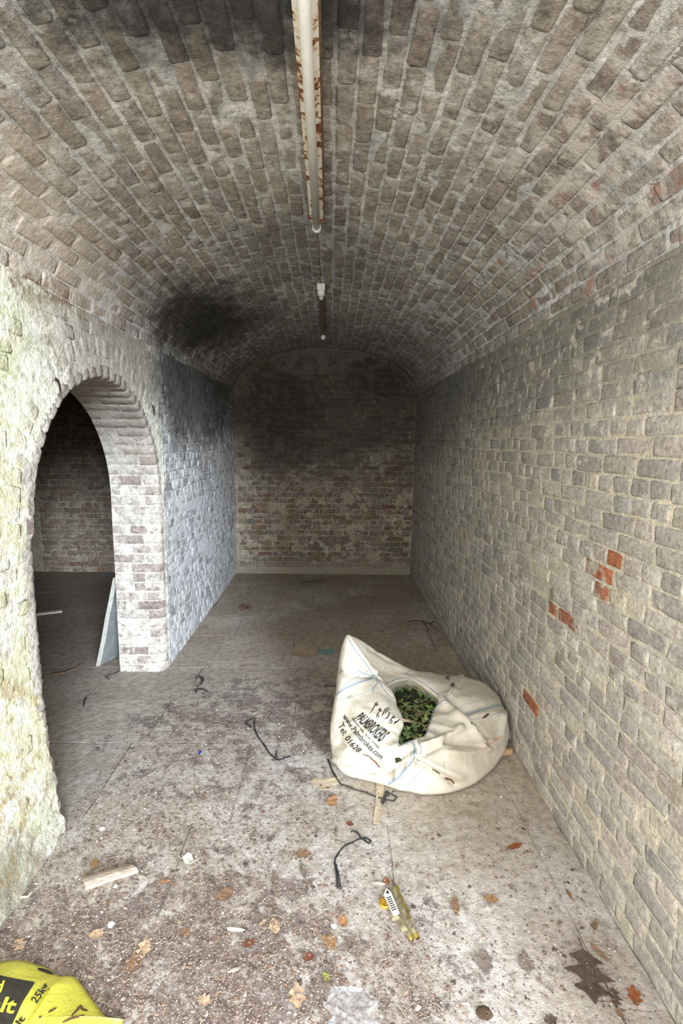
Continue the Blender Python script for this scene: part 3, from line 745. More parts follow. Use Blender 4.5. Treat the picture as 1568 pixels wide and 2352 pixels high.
m = MB(); m.add([a-sd-Vector((0, 0, .02)), b-sd-Vector((0, 0, .02)), b+sd*.9-Vector((0, 0, .02)), a+sd-Vector((0, 0, .02)), a-sd, b-sd, b+sd*.9, a+sd],
                [(0, 3, 2, 1), (4, 5, 6, 7), (0, 1, 5, 4), (1, 2, 6, 5), (2, 3, 7, 6), (3, 0, 4, 7)])
setprops(m.build('wooden_batten', M_PALEW), 'pale wooden batten lying on the dark floor of the side bay', 'batten')

# ---- the bulk bag ----------------------------------------------------------
g = G('woven_white_polypropylene', 0.62, 0.35)
n1 = g.noise(5, 7, .65); n2 = g.noise(30, 5, .7)
c = g.ramp(n1, [(0.28, (0.51, 0.455, 0.355)), (0.62, (0.64, 0.60, 0.505))])
c = g.mix(g.m('MULTIPLY', g.sm(g.m('ADD', n2, g.m('MULTIPLY', n1, .4)), 0.80, 0.93), 0.6), c, (0.33, 0.25, 0.15))
wv = g.n('ShaderNodeTexWave'); wv.inputs['Scale'].default_value = 120; g.put(wv.inputs['Vector'], g.P)
g.bump(g.m('ADD', g.m('MULTIPLY', g.noise(9, 6, .6, dist=.9), 1.3), g.m('MULTIPLY', wv.outputs[1], .03)), 0.45, .02)
M_BAG = g.done(c)
M_BLUE = plain('blue_stitching', (0.13, 0.24, 0.36), 0.7, 0.2, 60)
M_PBLUE = plain('pale_blue_thread', (0.27, 0.36, 0.44), 0.7, 0.15, 60)
M_INK = plain('black_ink', (0.035, 0.032, 0.03), 0.7, 0.3, 50)
M_STAIN = plain('earth_smear', (0.13, 0.08, 0.04), 0.9, 0.5, 80)
M_ORANGE = plain('orange_thread', (0.75, 0.32, 0.20), 0.7, 0.2, 50)
def Zp(px, py, z): return onz(px, py, z)
def Yp(px, py, Y): return ony(px, py, Y)
V = Vector
stations = [  # base, low, crest, mid, rim
    (V((.13, 3.00, 0)), Yp(783, 1545, 2.98), Yp(800, 1462, 2.99), Zp(852, 1545, .43), Zp(883, 1577, .36)),
    (V((.33, 3.13, 0)), V((.33, 3.16, .22)), Yp(880, 1506, 3.06), Zp(890, 1545, .37), Zp(911, 1562, .335)),
    (V((.55, 3.18, 0)), V((.55, 3.22, .18)), Yp(955, 1539, 3.10), Zp(940, 1548, .335), Zp(943, 1558, .32)),
    (V((.78, 3.22, 0)), V((.78, 3.26, .17)), Yp(1025, 1550, 3.12), Zp(995, 1562, .325), Zp(969, 1573, .31)),
    (V((.97, 3.15, 0)), V((1.0, 3.19, .16)), Yp(1090, 1559, 3.06), Zp(1040, 1578, .32), Zp(994, 1591, .30)),
    (V((1.06, 2.98, 0)), V((1.09, 3.00, .14)), Yp(1140, 1597, 2.93), Zp(1075, 1602, .32), Zp(1012, 1607, .30)),
    (V((1.075, 2.80, 0)), Yp(1170, 1666, 2.80), Zp(1140, 1628, .25), Zp(1072, 1632, .29), Zp(1003, 1624, .29)),
    (Zp(1150, 1726, 0), Zp(1163, 1707, .07), Zp(1118, 1668, .23), Zp(1050, 1658, .285), Zp(992, 1650, .28)),
    (Zp(1122, 1768, 0), Zp(1132, 1756, .06), Zp(1080, 1710, .21), Zp(1025, 1682, .27), Zp(983, 1672, .275)),
    (Zp(1066, 1806, 0), Zp(1074, 1801, .05), Zp(1025, 1742, .21), Zp(990, 1705, .265), Zp(975, 1690, .27)),
    (Zp(1000, 1823, 0), Zp(1000, 1818, .05), Zp(972, 1748, .21), Zp(955, 1712, .265), Zp(956, 1696, .27)),
    (Zp(930, 1816, 0), Zp(924, 1811, .05), Zp(935, 1750, .20), Zp(935, 1718, .265), Zp(934, 1704, .27)),
    (Zp(862, 1797, 0), Zp(858, 1790, .05), Zp(880, 1735, .22), Zp(905, 1718, .275), Zp(918, 1710, .275)),
    (Zp(797, 1774, 0), Zp(784, 1768, .05), Zp(825, 1705, .25), Zp(880, 1680, .31), Zp(914, 1685, .285)),
    (Zp(778, 1748, 0), Zp(760, 1708, .13), Zp(810, 1665, .29), Zp(880, 1640, .36), Zp(924, 1655, .30)),
    (V((.035, 2.72, 0)), Zp(763, 1648, .25), Zp(808, 1620, .34), Zp(868, 1598, .39), Zp(909, 1618, .32)),
    (V((.07, 2.88, 0)), Zp(774, 1570, .38), Zp(808, 1562, .43), Zp(855, 1562, .42), Zp(893, 1593, .345)),
]
bag_c = sum((s[4] for s in stations), V((0, 0, 0)))/len(stations)
cols = []
for st in stations:
    rim = st[4]; inn = rim+(rim-bag_c)*0.06-V((0, 0, .05)); inn2 = rim+(rim-bag_c)*.25-V((0, 0, .16))
    cols.append(catmull([st[0]+V((0, 0, .002)), st[1], st[2], st[3], rim, inn, inn2], 12, False))
nr = len(cols[0]); rings = [catmull([c[k] for c in cols], 12, True) for k in range(nr)]
for k, R in enumerate(rings):      # folds
    f = k/(nr-1)
    for i, p in enumerate(R):
        a = 2*math.pi*i/len(R)
        rg = 1-abs(mnoise.noise(V((math.cos(a)*3.2+f*1.2, math.sin(a)*3.2, f*1.5))))*2
        amt = math.sin(min(1, f*1.15)*math.pi)**.7 if f*1.15 < 1 else 0
        rad = (p-V((bag_c.x, bag_c.y, .05))).normalized()
        p += rad*(0.015*(rg-.5)+.008*fbm(p.x, p.y, p.z, 9, 3))*amt
        p.z = max(p.z, .002); p.x = min(p.x, XR-.022)
CREASE = [([(925, 560), (1000, 640), (1100, 720), (1230, 850), (1250, 900)], 22, .026), ([(960, 850), (1100, 872), (1260, 893)], 20, -.022), ([(780, 885), (940, 838), (1060, 760)], 26, .022),
          ([(740, 985), (900, 893), (960, 848)], 18, -.016), ([(480, 1080), (600, 1010), (720, 955)], 22, .024), ([(490, 1105), (640, 1045), (720, 1015)], 18, -.022), ([(160, 985), (330, 1020), (480, 1072)], 20, .020),
          ([(180, 870), (330, 960), (480, 1050)], 26, -.018), ([(740, 990), (900, 1092), (1020, 1168)], 20, -.024), ([(780, 985), (940, 1060), (1060, 1110)], 26, .016), ([(430, 375), (500, 460), (600, 560)], 22, .018),
          ([(985, 520), (1065, 395)], 22, .014), ([(1380, 600), (1350, 820)], 18, .016), ([(1140, 720), (1270, 870)], 22, -.020), ([(1060, 600), (1140, 720)], 22, -.012), ([(180, 340), (260, 370), (440, 385)], 20, -.014),
          ([(270, 555), (330, 620), (400, 650)], 26, .010), ([(250, 110), (370, 290), (440, 380)], 16, .018), ([(1350, 822), (1250, 870)], 14, -.016), ([(960, 930), (1100, 945), (1300, 900)], 22, .014), ([(400, 180), (560, 280)], 20, -.010)]
def seg_d(px, py, a, b):
    dx, dy = b[0]-a[0], b[1]-a[1]; t = max(0, min(1, ((px-a[0])*dx+(py-a[1])*dy)/(dx*dx+dy*dy)))
    return math.hypot(px-a[0]-dx*t, py-a[1]-dy*t)
NR = len(rings); NC = len(rings[0]); base_r = [[p.copy() for p in R] for R in rings]
for k in range(2, NR-16):
    for i in range(NC):
        p = base_r[k][i]; q = proj(p); cxp, cyp = (q[0]-720)*3.136, (q[1]-1430)*3.136; o_ = 0.0
        tu = base_r[k][(i+1) % NC]-base_r[k][i-1]; tv = base_r[k+1][i]-base_r[k-1][i]; n_ = tu.cross(tv).normalized()
        if n_.dot(p-V((bag_c.x, bag_c.y, -.1))) < 0: n_ = -n_
        if n_.dot(CC-p) < 0: continue
        for pts, wd, am in CREASE:
            d_ = min(seg_d(cxp, cyp, a, b) for a, b in zip(pts[:-1], pts[1:]))
            if d_ < wd*3: o_ += 1.45*am*math.exp(-(d_/(wd*.9))**2)
        rings[k][i] = p+n_*o_
        rings[k][i].z = max(rings[k][i].z, .003); rings[k][i].x = min(rings[k][i].x, XR-.022)
m = MB(); m.grid([R+[R[0]] for R in rings]); bag = empty('bulk_bag', (.58, 2.75, 0))
setprops(bag, 'slumped white woven bulk bag printed PALMBROKERS, open and holding ivy cuttings', 'bag')
for i in range(len(m.v)): m.v[i] = m.v[i]-V(bag.location)
body = m.build('bag_body', M_BAG, bag, True)
sk_me = mesh('tmp', [v+V(bag.location) for v in m.v], m.f, None); SK = Skin(sk_me); bpy.data.meshes.remove(sk_me)
class Off:      # children of the bag carry local coordinates
    pass
def reparent_local(o):
    if o is None: return
    for v in o.data.vertices: v.co -= V(bag.location)
    o.data.update()
def cpx(x, y): return (720+x/3.136, 1430+y/3.136)
def cl(*pts): return [cpx(*p) for p in pts]
def band(pts, wd=.022):
    pts = cl(*pts)
    reparent_local(SK.line(pts, .004, .0015, 'blue_seam', M_BLUE, bag))
    # ladder stitching beside the seam
    m_ = MB(); tot = [math.dist(a, b) for a, b in zip(pts[:-1], pts[1:])]
    for (a, b), L in zip(zip(pts[:-1], pts[1:]), tot):
        nst = max(2, int(L/3.4)); ux, uy = (b[0]-a[0])/L, (b[1]-a[1])/L
        if uy*0+ux < 0: ux, uy = -ux, -uy
        nx_, ny_ = uy, -ux
        for k in range(nst):
            f = (k+.5)/nst; x, y = a[0]+(b[0]-a[0])*f, a[1]+(b[1]-a[1])*f
            h0 = SK.at(x, y, .001); h1 = SK.at(x+nx_*6, y+ny_*6, .001)
            if h0 and h1 and (h0[0]-h1[0]).length < .06: m_.ribbon([h0[0], (h0[0]+h1[0])/2, h1[0]], .0032, .0015, h0[1])
    if m_.v: o = m_.build('ladder_stitch', M_PBLUE, bag); reparent_local(o); o['kind'] = 'stuff'
band([(160, 530), (220, 480), (300, 445), (440, 398)])
band([(1080, 668), (1160, 650), (1280, 612), (1375, 590)])
band([(540, 1165), (620, 1110), (680, 1040), (715, 1000)])
band([(612, 892), (690, 862), (720, 850)])
band([(715, 1000), (728, 930), (712, 868)])
for pts in ([(250, 110), (300, 200), (370, 290), (430, 375), (455, 395)], [(320, 345), (370, 372), (440, 385)], [(445, 400), (460, 440), (430, 470), (428, 510)], [(455, 400), (500, 480), (570, 555)],
            [(520, 440), (600, 408), (700, 392), (780, 430), (860, 490), (925, 548)], [(812, 808), (840, 720), (880, 620), (925, 560), (970, 562)],
            [(660, 372), (690, 348), (712, 345)], [(1385, 600), (1395, 660), (1412, 700), (1408, 740)], [(750, 840), (775, 900), (770, 945)]):
    reparent_local(SK.line(cl(*pts), .0035, .0015, 'blue_seam', M_BLUE, bag))
for pts in ([(170, 560), (300, 530), (440, 478)], [(230, 440), (330, 385), (400, 345)], [(1060, 595), (1180, 570), (1320, 530)], [(1130, 700), (1260, 675), (1370, 635)], [(660, 1190), (740, 1110), (800, 1040)], [(640, 900), (650, 970), (610, 1050)]):
    reparent_local(SK.line(cl(*pts), .0022, .001, 'pale_thread', M_PBLUE, bag))
for pts in ([(1350, 822), (1290, 830), (1250, 850), (1258, 880), (1225, 915)], [(1258, 885), (1310, 850), (1350, 824)]):
    reparent_local(SK.line(cl(*pts), .003, .0012, 'orange_thread', M_ORANGE, bag))
def let(t, a, b, up, **k): reparent_local(SK.lettering(t, cpx(*a), cpx(*b), (up[0]/3.136, up[1]/3.136), 'printed_lettering', M_INK, bag, **k))
let('PALMBROKERS', (300, 690), (478, 862), (52, -48), bold=.03, grow=.45, shear=.15)
let('GREENERY HIRE \u00b7 PROPS \u00b7 STYLING', (274, 690), (468, 908), (11, -9), bold=.02, bend=-3)
let('www.Palmbrokes.com', (208, 680), (484, 985), (30, -27), bold=.015, bend=-6)
let('Tel: 01628', (180, 740), (318, 938), (36, -25), bold=.015, bend=-6)
for pts in ([(405, 655), (430, 620), (448, 592)], [(448, 592), (440, 575)], [(448, 592), (470, 588)], [(448, 592), (462, 605)], [(448, 592), (432, 600)], [(448, 592), (460, 570)],
            [(450, 690), (460, 660), (475, 640)], [(475, 640), (478, 610)], [(475, 640), (490, 620)], [(475, 640), (495, 640)], [(475, 640), (465, 625)], [(455, 665), (470, 670), (462, 690)],
            [(490, 690), (500, 655), (520, 620), (550, 612)], [(505, 660), (530, 640), (548, 650), (530, 690), (500, 695)], [(515, 640), (540, 625), (558, 632)], [(520, 690), (545, 668)],
            [(540, 725), (560, 690), (582, 670)], [(545, 700), (565, 705), (560, 725), (545, 722)], [(565, 690), (590, 680)], [(570, 735), (600, 715), (622, 695)], [(575, 720), (605, 708)]):
    o = SK.line(cl(*pts), .005, .0008, 'printed_palm', M_INK, bag, 5, True); reparent_local(o)
for pts in ([(935, 402), (955, 398), (975, 385)], [(955, 385), (962, 398), (958, 415)], [(975, 388), (972, 405), (978, 418)], [(950, 385), (975, 388), (982, 382)],
            [(978, 455), (998, 448), (1020, 452)], [(990, 438), (998, 448), (990, 465)], [(1000, 435), (1000, 450), (1008, 468)], [(1005, 436), (1016, 450)], [(1100, 385), (1125, 395)]):
    o = SK.line(cl(*pts), .006, .0008, 'printed_leaf', M_INK, bag, 5, True); reparent_local(o)
reparent_local(SK.line(cl((985, 520), (1015, 460), (1065, 395)), .002, .0008, 'printed_stem', M_INK, bag, 6))
for pts, wd in (([(350, 945), (400, 962), (440, 1000), (482, 1050)], .010), ([(850, 1050), (890, 1075), (912, 1092)], .009), ([(940, 1118), (985, 1130), (1015, 1160)], .022), ([(1215, 690), (1262, 655)], .014), ([(1135, 715), (1140, 735)], .008)):
    o = SK.line(cl(*pts), wd, .002, 'earth_smear', M_STAIN, bag, 5, True); reparent_local(o)
q = MB(); q.box((0, 0, 0), (.018, .010, .003)); o = q.build('strap_stub', M_DARK, bag)
h = SK.at(*cpx(745, 990), .002); o.location = (h[0] if h else V((.5, 2.5, .2)))-V(bag.location); o.rotation_euler = (.3, .1, -.4)

# ---- ivy in the bag ---------------------------------------------------------
g = G('ivy_leaf', 0.4, 0.5); r = g.rnd()
c = g.ramp(r, [(0, (0.06, 0.10, 0.035)), (.35, (0.13, 0.175, 0.07)), (.6, (0.21, 0.235, 0.115)), (.8, (0.13, 0.25, 0.04)), (1, (0.29, 0.28, 0.15))])
c = g.mix(1.0, c, g.ramp(g.noise(60, 3, .6), [(.3, (.7,)*3), (.7, (1.15,)*3)]), 'MULTIPLY'); M_IVY = g.done(c)
M_STEM = plain('ivy_stem', (0.16, 0.10, 0.055), 0.7, .3, 40)
def ivy_shape(seed):
    rn = random.Random(seed); pts = []
    for a, r in ((0, .1), (25, .42), (40, .62), (62, .38), (80, .60), (92, 1.0), (104, .60), (120, .38), (140, .62), (155, .42), (180, .1)):
        t = math.radians(a-2+rn.uniform(-4, 4)); r *= rn.uniform(.9, 1.1); x, y = r*math.cos(t), r*math.sin(t)
        pts.append((x*1.05, y, .16*x*x-.10*y*y+rn.uniform(-.03, .03)))
    vs = [V((0, .30, .03)), V((0, 0, 0))]+[V(p) for p in pts]; fs = [(0, 2+i, 3+i) for i in range(len(pts)-1)]+[(0, 1, 2), (0, len(pts)+1, 1)]
    n = len(vs); vs += [v-V((0, 0, .02)) for v in vs]; fs += [tuple(n+i for i in f[::-1]) for f in fs]
    return mesh('ivy_leaf', vs, fs, M_IVY)
ivm = [ivy_shape(i) for i in range(7)]
ivy = empty('ivy_cuttings', (bag_c.x, bag_c.y, .238)); setprops(ivy, 'heap of cut green ivy heaped inside the white bulk bag', 'ivy')
poly = [(p.x, p.y) for p in [s[4] for s in stations]]
rn = random.Random(9)
rows = []
for k in range(5):
    rr = k/4*1.25; rows.append([V(((x-bag_c.x)*rr, (y-bag_c.y)*rr, -.015+.02*(1-rr*.8)+.02*nz(x*6, y*6, k))) for x, y in poly+[poly[0]]])
q = MB(); q.grid(rows); q.build('stem_mass', plain('dark_ivy_mass', (.035, .045, .018), .9, .5, 30), ivy)
for k in range(190):
    t = rn.random()*2*math.pi; rr = math.sqrt(rn.random())*1.12; i = int(t/(2*math.pi)*len(poly)) % len(poly)
    f = t/(2*math.pi)*len(poly)-int(t/(2*math.pi)*len(poly)); a, b = poly[i], poly[(i+1) % len(poly)]
    x, y = a[0]+(b[0]-a[0])*f, a[1]+(b[1]-a[1])*f
    p = V(((x-bag_c.x)*rr, (y-bag_c.y)*rr, .012+rn.uniform(0, .03)*(1.1-rr*.6)))
    s_ = rn.uniform(.026, .048)
    mw = Matrix.Translation(p) @ Matrix.Rotation(rn.uniform(0, 6.28), 4, 'Z') @ Matrix.Rotation(rn.uniform(-.5, .7), 4, 'X') @ Matrix.Rotation(rn.uniform(-.5, .5), 4, 'Y') @ Matrix.Scale(s_, 4)
    obj('ivy_leaf', rn.choice(ivm), ivy, mw)
for k in range(7):
    p = V((rn.uniform(-.13, .13), rn.uniform(-.12, .12), .035)); a = rn.uniform(0, 6.28)
    q = MB(); q.tube([p, p+V((math.cos(a)*.04, math.sin(a)*.04, .012)), p+V((math.cos(a+.5)*.09, math.sin(a+.5)*.09, .002))], .0025, 6); q.build('ivy_stem', M_STEM, ivy)
q = MB(); lf = [V((-.1, -.10, .05)), V((-.07, -.085, .058)), V((-.035, -.09, .05)), V((-.02, -.105, .045)), V((-.05, -.11, .052))]
q.add(lf+[v-V((0, 0, .002)) for v in lf], [(0, 1, 2, 3, 4), (9, 8, 7, 6, 5)]); q.build('dead_leaf', plain('tan_dead_leaf', (.50, .38, .26), .8), ivy)

# ---- yellow sack ------------------------------------------------------------
g = G('yellow_polythene', 0.42, 0.45)
c = g.ramp(g.noise(7, 5, .6), [(.3, (0.50, 0.475, 0.05)), (.7, (0.62, 0.60, 0.09))])
c = g.mix(g.m('MULTIPLY', g.sm(g.noise(42, 6, .7), .60, .72), .75), c, (0.20, 0.16, 0.07))
g.bump(g.noise(10, 5, .6, dist=.8), .5, .02); M_YEL = g.done(c)
M_BLKP = plain('black_print', (0.04, 0.037, 0.03), .5, .3, 40)
out = [onz(x, y, .018) for x, y in ((-60, 2220), (0, 2210), (45, 2206), (110, 2224), (135, 2241), (170, 2243), (200, 2280), (225, 2313), (250, 2342))]+[onz(281, 2345, .012), onz(268, 2356, .01)]+[V((-.68, 1.22, .02)), V((-.72, 1.05, .02)), V((-1.0, 1.0, .02)), V((-1.19, 1.05, .02)), V((-1.24, 1.3, .03))]
cen = V((-.98, 1.28, .10)); sk = empty('yellow_sack', (cen.x, cen.y, 0)); setprops(sk, 'crumpled yellow plastic sack marked 25kg at the lower left corner', 'sack')
ob = catmull(out, 5, True); rows = []
for k in range(15):
    f = k/14; R = []
    for p in ob:
        q_ = V((p.x+(cen.x-p.x)*(1-f), p.y+(cen.y-p.y)*(1-f), 0)); z = .052*(1-f**2.2)+.016*f+ (.007*fbm(q_.x, q_.y, 3, 11, 3)+.007*(1-abs(nz(q_.x*9, q_.y*4, 5))*2))*(1-f*.6)
        R.append(V((q_.x, q_.y, z)))
    rows.append(R+[R[0]])
rows.append([V((p.x, p.y, .003)) for p in rows[-1]])
m = MB(); m.grid(rows); tmp = mesh('tmp', m.v, m.f, None); SS = Skin(tmp); bpy.data.meshes.remove(tmp)
m.v = [v-V(sk.location) for v in m.v]; m.build('sack_body', M_YEL, sk, True)
def loc_sk(o):
    if o is None: return
    for v in o.data.vertices: v.co -= V(sk.location)
def d4(x, y): return (x/3.92, 2000+y/3.92)
loc_sk(SS.patch([d4(*p) for p in ((-40, 935), (100, 965), (315, 1005), (200, 1190), (115, 1375), (60, 1480), (-60, 1480))], 'black_panel', M_BLKP, sk))
M_LIME = plain('yellow_print', (0.62, 0.58, 0.06), .5, .1, 30)
SS2 = Skin.__new__(Skin); SS2.t = SS.t
def slet(t, a, b, up, mat, **k): loc_sk(SS.lettering(t, d4(*a), d4(*b), (up[0]/3.92, up[1]/3.92), 'printed_lettering', mat, sk, **k))
_at = SS.at
SS.at = lambda x, y, off=.0015: _at(x, y, .0026)
slet('25kg', (325, 1205), (440, 1045), (-52, -38), M_BLKP, bold=.02)
slet('salt', (-190, 1245), (125, 1290), (40, -135), M_LIME, bold=.03, shear=.1)
slet('Rd', (-120, 1085), (10, 1100), (35, -105), M_LIME, bold=.03)
slet('lt', (180, 1400), (232, 1335), (-48, -34), M_BLKP, bold=.03)
SS.at = _at
loc_sk(SS.line([d4(340, 885), d4(400, 905), d4(478, 935)], .012, .002, 'handle_slot', M_DARK, sk, 6, True))
loc_sk(SS.line([d4(540, 985), d4(450, 1060), d4(350, 1220), d4(250, 1370)], .004, .003, 'heat_seal', plain('dark_yellow', (.40, .36, .03), .5), sk, 8))
for pts in ([(640, 1310), (700, 1250), (710, 1220)], [(560, 1370), (640, 1330), (760, 1300)], [(720, 1210), (740, 1250), (790, 1265)], [(350, 1330), (370, 1310)], [(430, 1280), (510, 1235)]):
    loc_sk(SS.line([d4(*p) for p in pts], .008, .001, 'mud_smear', M_STAIN, sk, 5, True))

# ---- black plastic ties -----------------------------------------------------
M_TIE = plain('black_plastic_strap', (0.035, 0.035, 0.036), 0.45, .25, 50, .5)
def strap(label, lines, wd=.009, group='black plastic ties on the floor', zl=.006):
    p0 = onz(*lines[0][0]); r = empty('plastic_tie', p0); setprops(r, label, 'strap', group)
    for i, L in enumerate(lines):
        P = [onz(x, y, .004)-p0 for x, y in L]; P = catmull(P, 5, False); n = len(P)
        for k, p in enumerate(P): p.z = .0022+zl*abs(math.sin(k*.55+i*2))*(0 if k in (0, n-1) else 1)+i*.0012
        q = MB(); q.ribbon(P, [wd*(.75+.4*abs(math.sin(k*.7+i))) for k in range(n)], .0018); q.build('strap', M_TIE, r)
    return r
strap('long black plastic tie with a bent loop, left of the bulk bag', [[(577, 1672), (563, 1660), (586, 1651)], [(585, 1651), (586, 1680), (608, 1715), (625, 1738), (642, 1746), (668, 1737)], [(635, 1742), (634, 1732), (636, 1726)]])
strap('black plastic tie knotted in a bow, running out from under the bulk bag', [[(752, 1742), (762, 1768), (779, 1798), (800, 1808), (840, 1822), (880, 1836)], [(880, 1836), (893, 1824), (910, 1832), (900, 1841), (880, 1836)], [(880, 1836), (888, 1818), (892, 1830)], [(880, 1836), (876, 1847), (886, 1842)]])
strap('frayed black plastic tie with a looped end, above the gold wrapper', [[(776, 2042), (771, 1998), (770, 1972), (792, 1944), (829, 1926)], [(782, 2042), (777, 2012), (771, 1985)], [(806, 1912), (818, 1912), (829, 1926), (845, 1938), (852, 1932)], [(829, 1926), (846, 1930), (852, 1935)]], .008)
strap('short curled black tie above a straight scrap, past the arch pier', [[(447, 1557), (460, 1554), (467, 1560), (463, 1570), (452, 1577)], [(460, 1554), (464, 1566)]], .013)
strap('short straight black tie scrap below the curled one, past the arch pier', [[(449, 1591), (457, 1582), (476, 1588)], [(457, 1583), (466, 1585)]], .013)
strap('thin hooked black tie at the foot of the arch pier', [[(251, 1560), (241, 1553), (258, 1549), (276, 1541)]], .008)
strap('tiny black tie on the floor inside the arch', [[(192, 1622), (195, 1607), (199, 1602)], [(193, 1610), (199, 1606)]], .01)

# ---- flat scraps ------------------------------------------------------------
def flat(name, label, cat, poly, mat, th=.002, z=.001, curl=.003, group=None, seed=0):
    P = [onz(x, y, 0) for x, y in poly]; c_ = sum(P, V((0, 0, 0)))/len(P); rn_ = random.Random(seed+len(poly)); n = len(P)
    mid = [(p-c_)*.5 for p in P]; P = [p-c_ for p in P]
    top = [V((0, 0, z+th+curl*.3))]+[p+V((0, 0, z+th+curl*rn_.random())) for p in mid]+[p+V((0, 0, z+th+curl*rn_.random()*1.6)) for p in P]
    fs = [(0, 1+i, 1+(i+1) % n) for i in range(n)]+[(1+i, 1+n+i, 1+n+(i+1) % n, 1+(i+1) % n) for i in range(n)]
    N = len(top); vs = top+[v-V((0, 0, th)) for v in top]; fs += [tuple(N+i for i in f[::-1]) for f in fs]+[(1+n+(i+1) % n, 1+n+i, N+1+n+i, N+1+n+(i+1) % n) for i in range(n)]
    o = obj(name, mesh(name, vs, fs, mat)); o.location = (c_.x, c_.y, .0005); setprops(o, label, cat, group); return o
M_CARD = plain('brown_card', (0.48, 0.40, 0.29), .85, .12, 25)
flat('cardboard_strip', 'torn brown card strip lying crosswise under the black tie', 'cardboard', [(715, 1797), (720, 1790), (742, 1788), (779, 1787), (777, 1802), (764, 1804), (763, 1815), (733, 1817), (731, 1808), (718, 1809)], M_CARD, seed=1)
flat('cardboard_strip', 'long brown card strip running towards the entrance from the bulk bag', 'cardboard', [(864, 1799), (884, 1800), (880, 1822), (877, 1842), (874, 1866), (873, 1895), (857, 1893), (860, 1866), (862, 1842), (864, 1822)], M_CARD, seed=2)
M_PAPER = plain('white_paper', (0.84, 0.83, 0.75), .7, .06, 20)
flat('paper_scrap', 'creased white paper scrap on the bare floor left of centre', 'paper', [(419, 1971), (432, 1962), (440, 1966), (446, 1981), (454, 1983), (437, 1993), (424, 1984)], M_PAPER, .0015, .001, .01, seed=3)
flat('plastic_scrap', 'tiny blue plastic scrap on the floor', 'plastic', [(454, 1733), (458, 1728), (461, 1725), (463, 1728), (460, 1735)], plain('blue_plastic', (.03, .06, .38), .4), .0015, .001, .006, seed=4)
flat('card_scrap', 'teal card scrap on the floor behind the bulk bag', 'paper', [(729, 1495), (740, 1493), (768, 1493), (769, 1502), (748, 1505), (733, 1502)], plain('teal_card', (.16, .25, .25), .7), .002, .001, .006, seed=5)
flat('card_scrap', 'torn brown paper beside the teal card scrap', 'paper', [(664, 1498), (690, 1489), (712, 1494), (731, 1490), (727, 1506), (700, 1510), (672, 1507)], plain('brown_paper', (.34, .25, .16), .85), .002, .001, .012, seed=6)
flat('plastic_strip', 'thin white plastic strip in the litter near the bottom', 'plastic', [(521, 2136), (530, 2133), (545, 2137), (562, 2138), (561, 2143), (543, 2142), (524, 2141)], M_PAPER, .002, .002, .006, seed=7)
flat('bark_chip', 'pale split bark chip in the litter near the bottom', 'wood chip', [(522, 2237), (535, 2228), (551, 2224), (548, 2231), (532, 2238)], M_PALEW, .004, .002, .004, seed=8)
flat('plastic_scrap', 'small red and white plastic strip above the gold wrapper', 'plastic', [(855, 2029), (870, 2030), (885, 2034), (878, 2037), (865, 2035)], plain('pink_white_plastic', (.75, .55, .52), .5), .0015, .001, .005, seed=9)
def lump(name, label, cat, px, py, r, mat, sq=.6, group=None, seed=1):
    c_ = onz(px, py); bm = bmesh.new(); bmesh.ops.create_icosphere(bm, subdivisions=2, radius=r)
    for v in bm.verts:
        k = 1+.35*nz(v.co.x/r+seed*3, v.co.y/r, v.co.z/r); v.co = V((v.co.x*k*1.15, v.co.y*k, v.co.z*k*sq))
    zm = min(v.co.z for v in bm.verts)
    me = bpy.data.meshes.new(name); bm.to_mesh(me); bm.free(); me.materials.append(mat)
    o = obj(name, me); o.location = (c_.x, c_.y, -zm-.001); setprops(o, label, cat, group); return o
M_STONE = plain('white_stone', (.74, .72, .66), .8, .12, 60)
lump('pebble', 'white pebble in the litter at the foot of the left wall', 'pebble', 235, 1905, .012, M_STONE, .5, 'white pebbles', 1)
lump('pebble', 'white pebble in the litter above the yellow sack', 'pebble', 255, 2127, .011, M_STONE, .7, 'white pebbles', 2)
lump('pebble', 'small round white pebble just under the split timber', 'pebble', 266, 2038, .008, M_STONE, .8, 'white pebbles', 3)
lump('pebble', 'white pebble beside leaves left of the gold wrapper', 'pebble', 766, 2130, .010, M_STONE, .7, 'white pebbles', 4)
lump('moss_tuft', 'brown tuft of dry moss at the bottom edge', 'moss', 1112, 2332, .022, plain('dry_moss', (.11, .08, .05), .95, .6, 160, .1, 0, .012), .5, None, 5)
# red-brown clump at the back
cl0 = onz(562, 1396); r = empty('leaf_clump', cl0); setprops(r, 'small clump of red-brown dead leaves on the bare floor near the end wall', 'leaves')
M_RED = plain('red_brown_leaf', (.17, .085, .07), .85, .3, 60)
for k in range(16):
    q = MB(); a = rn.uniform(0, 6.28); p = V((rn.uniform(-.075, .075), rn.uniform(-.06, .06), .004+rn.random()*.015)); d_ = V((math.cos(a), math.sin(a), rn.uniform(-.1, .35)))*.03; e_ = V((-math.sin(a), math.cos(a), rn.uniform(-.3, .3)))*.018
    vs = [p-d_, p+e_, p+d_, p-e_, p+V((0, 0, .006))]
    for v in vs: v.z = max(v.z, .001)
    q.add(vs+[v+V((0, 0, .0012)) for v in vs], [(0, 1, 4), (1, 2, 4), (2, 3, 4), (3, 0, 4), (5, 9, 6), (6, 9, 7), (7, 9, 8), (8, 9, 5)]); q.build('leaf', M_RED, r)

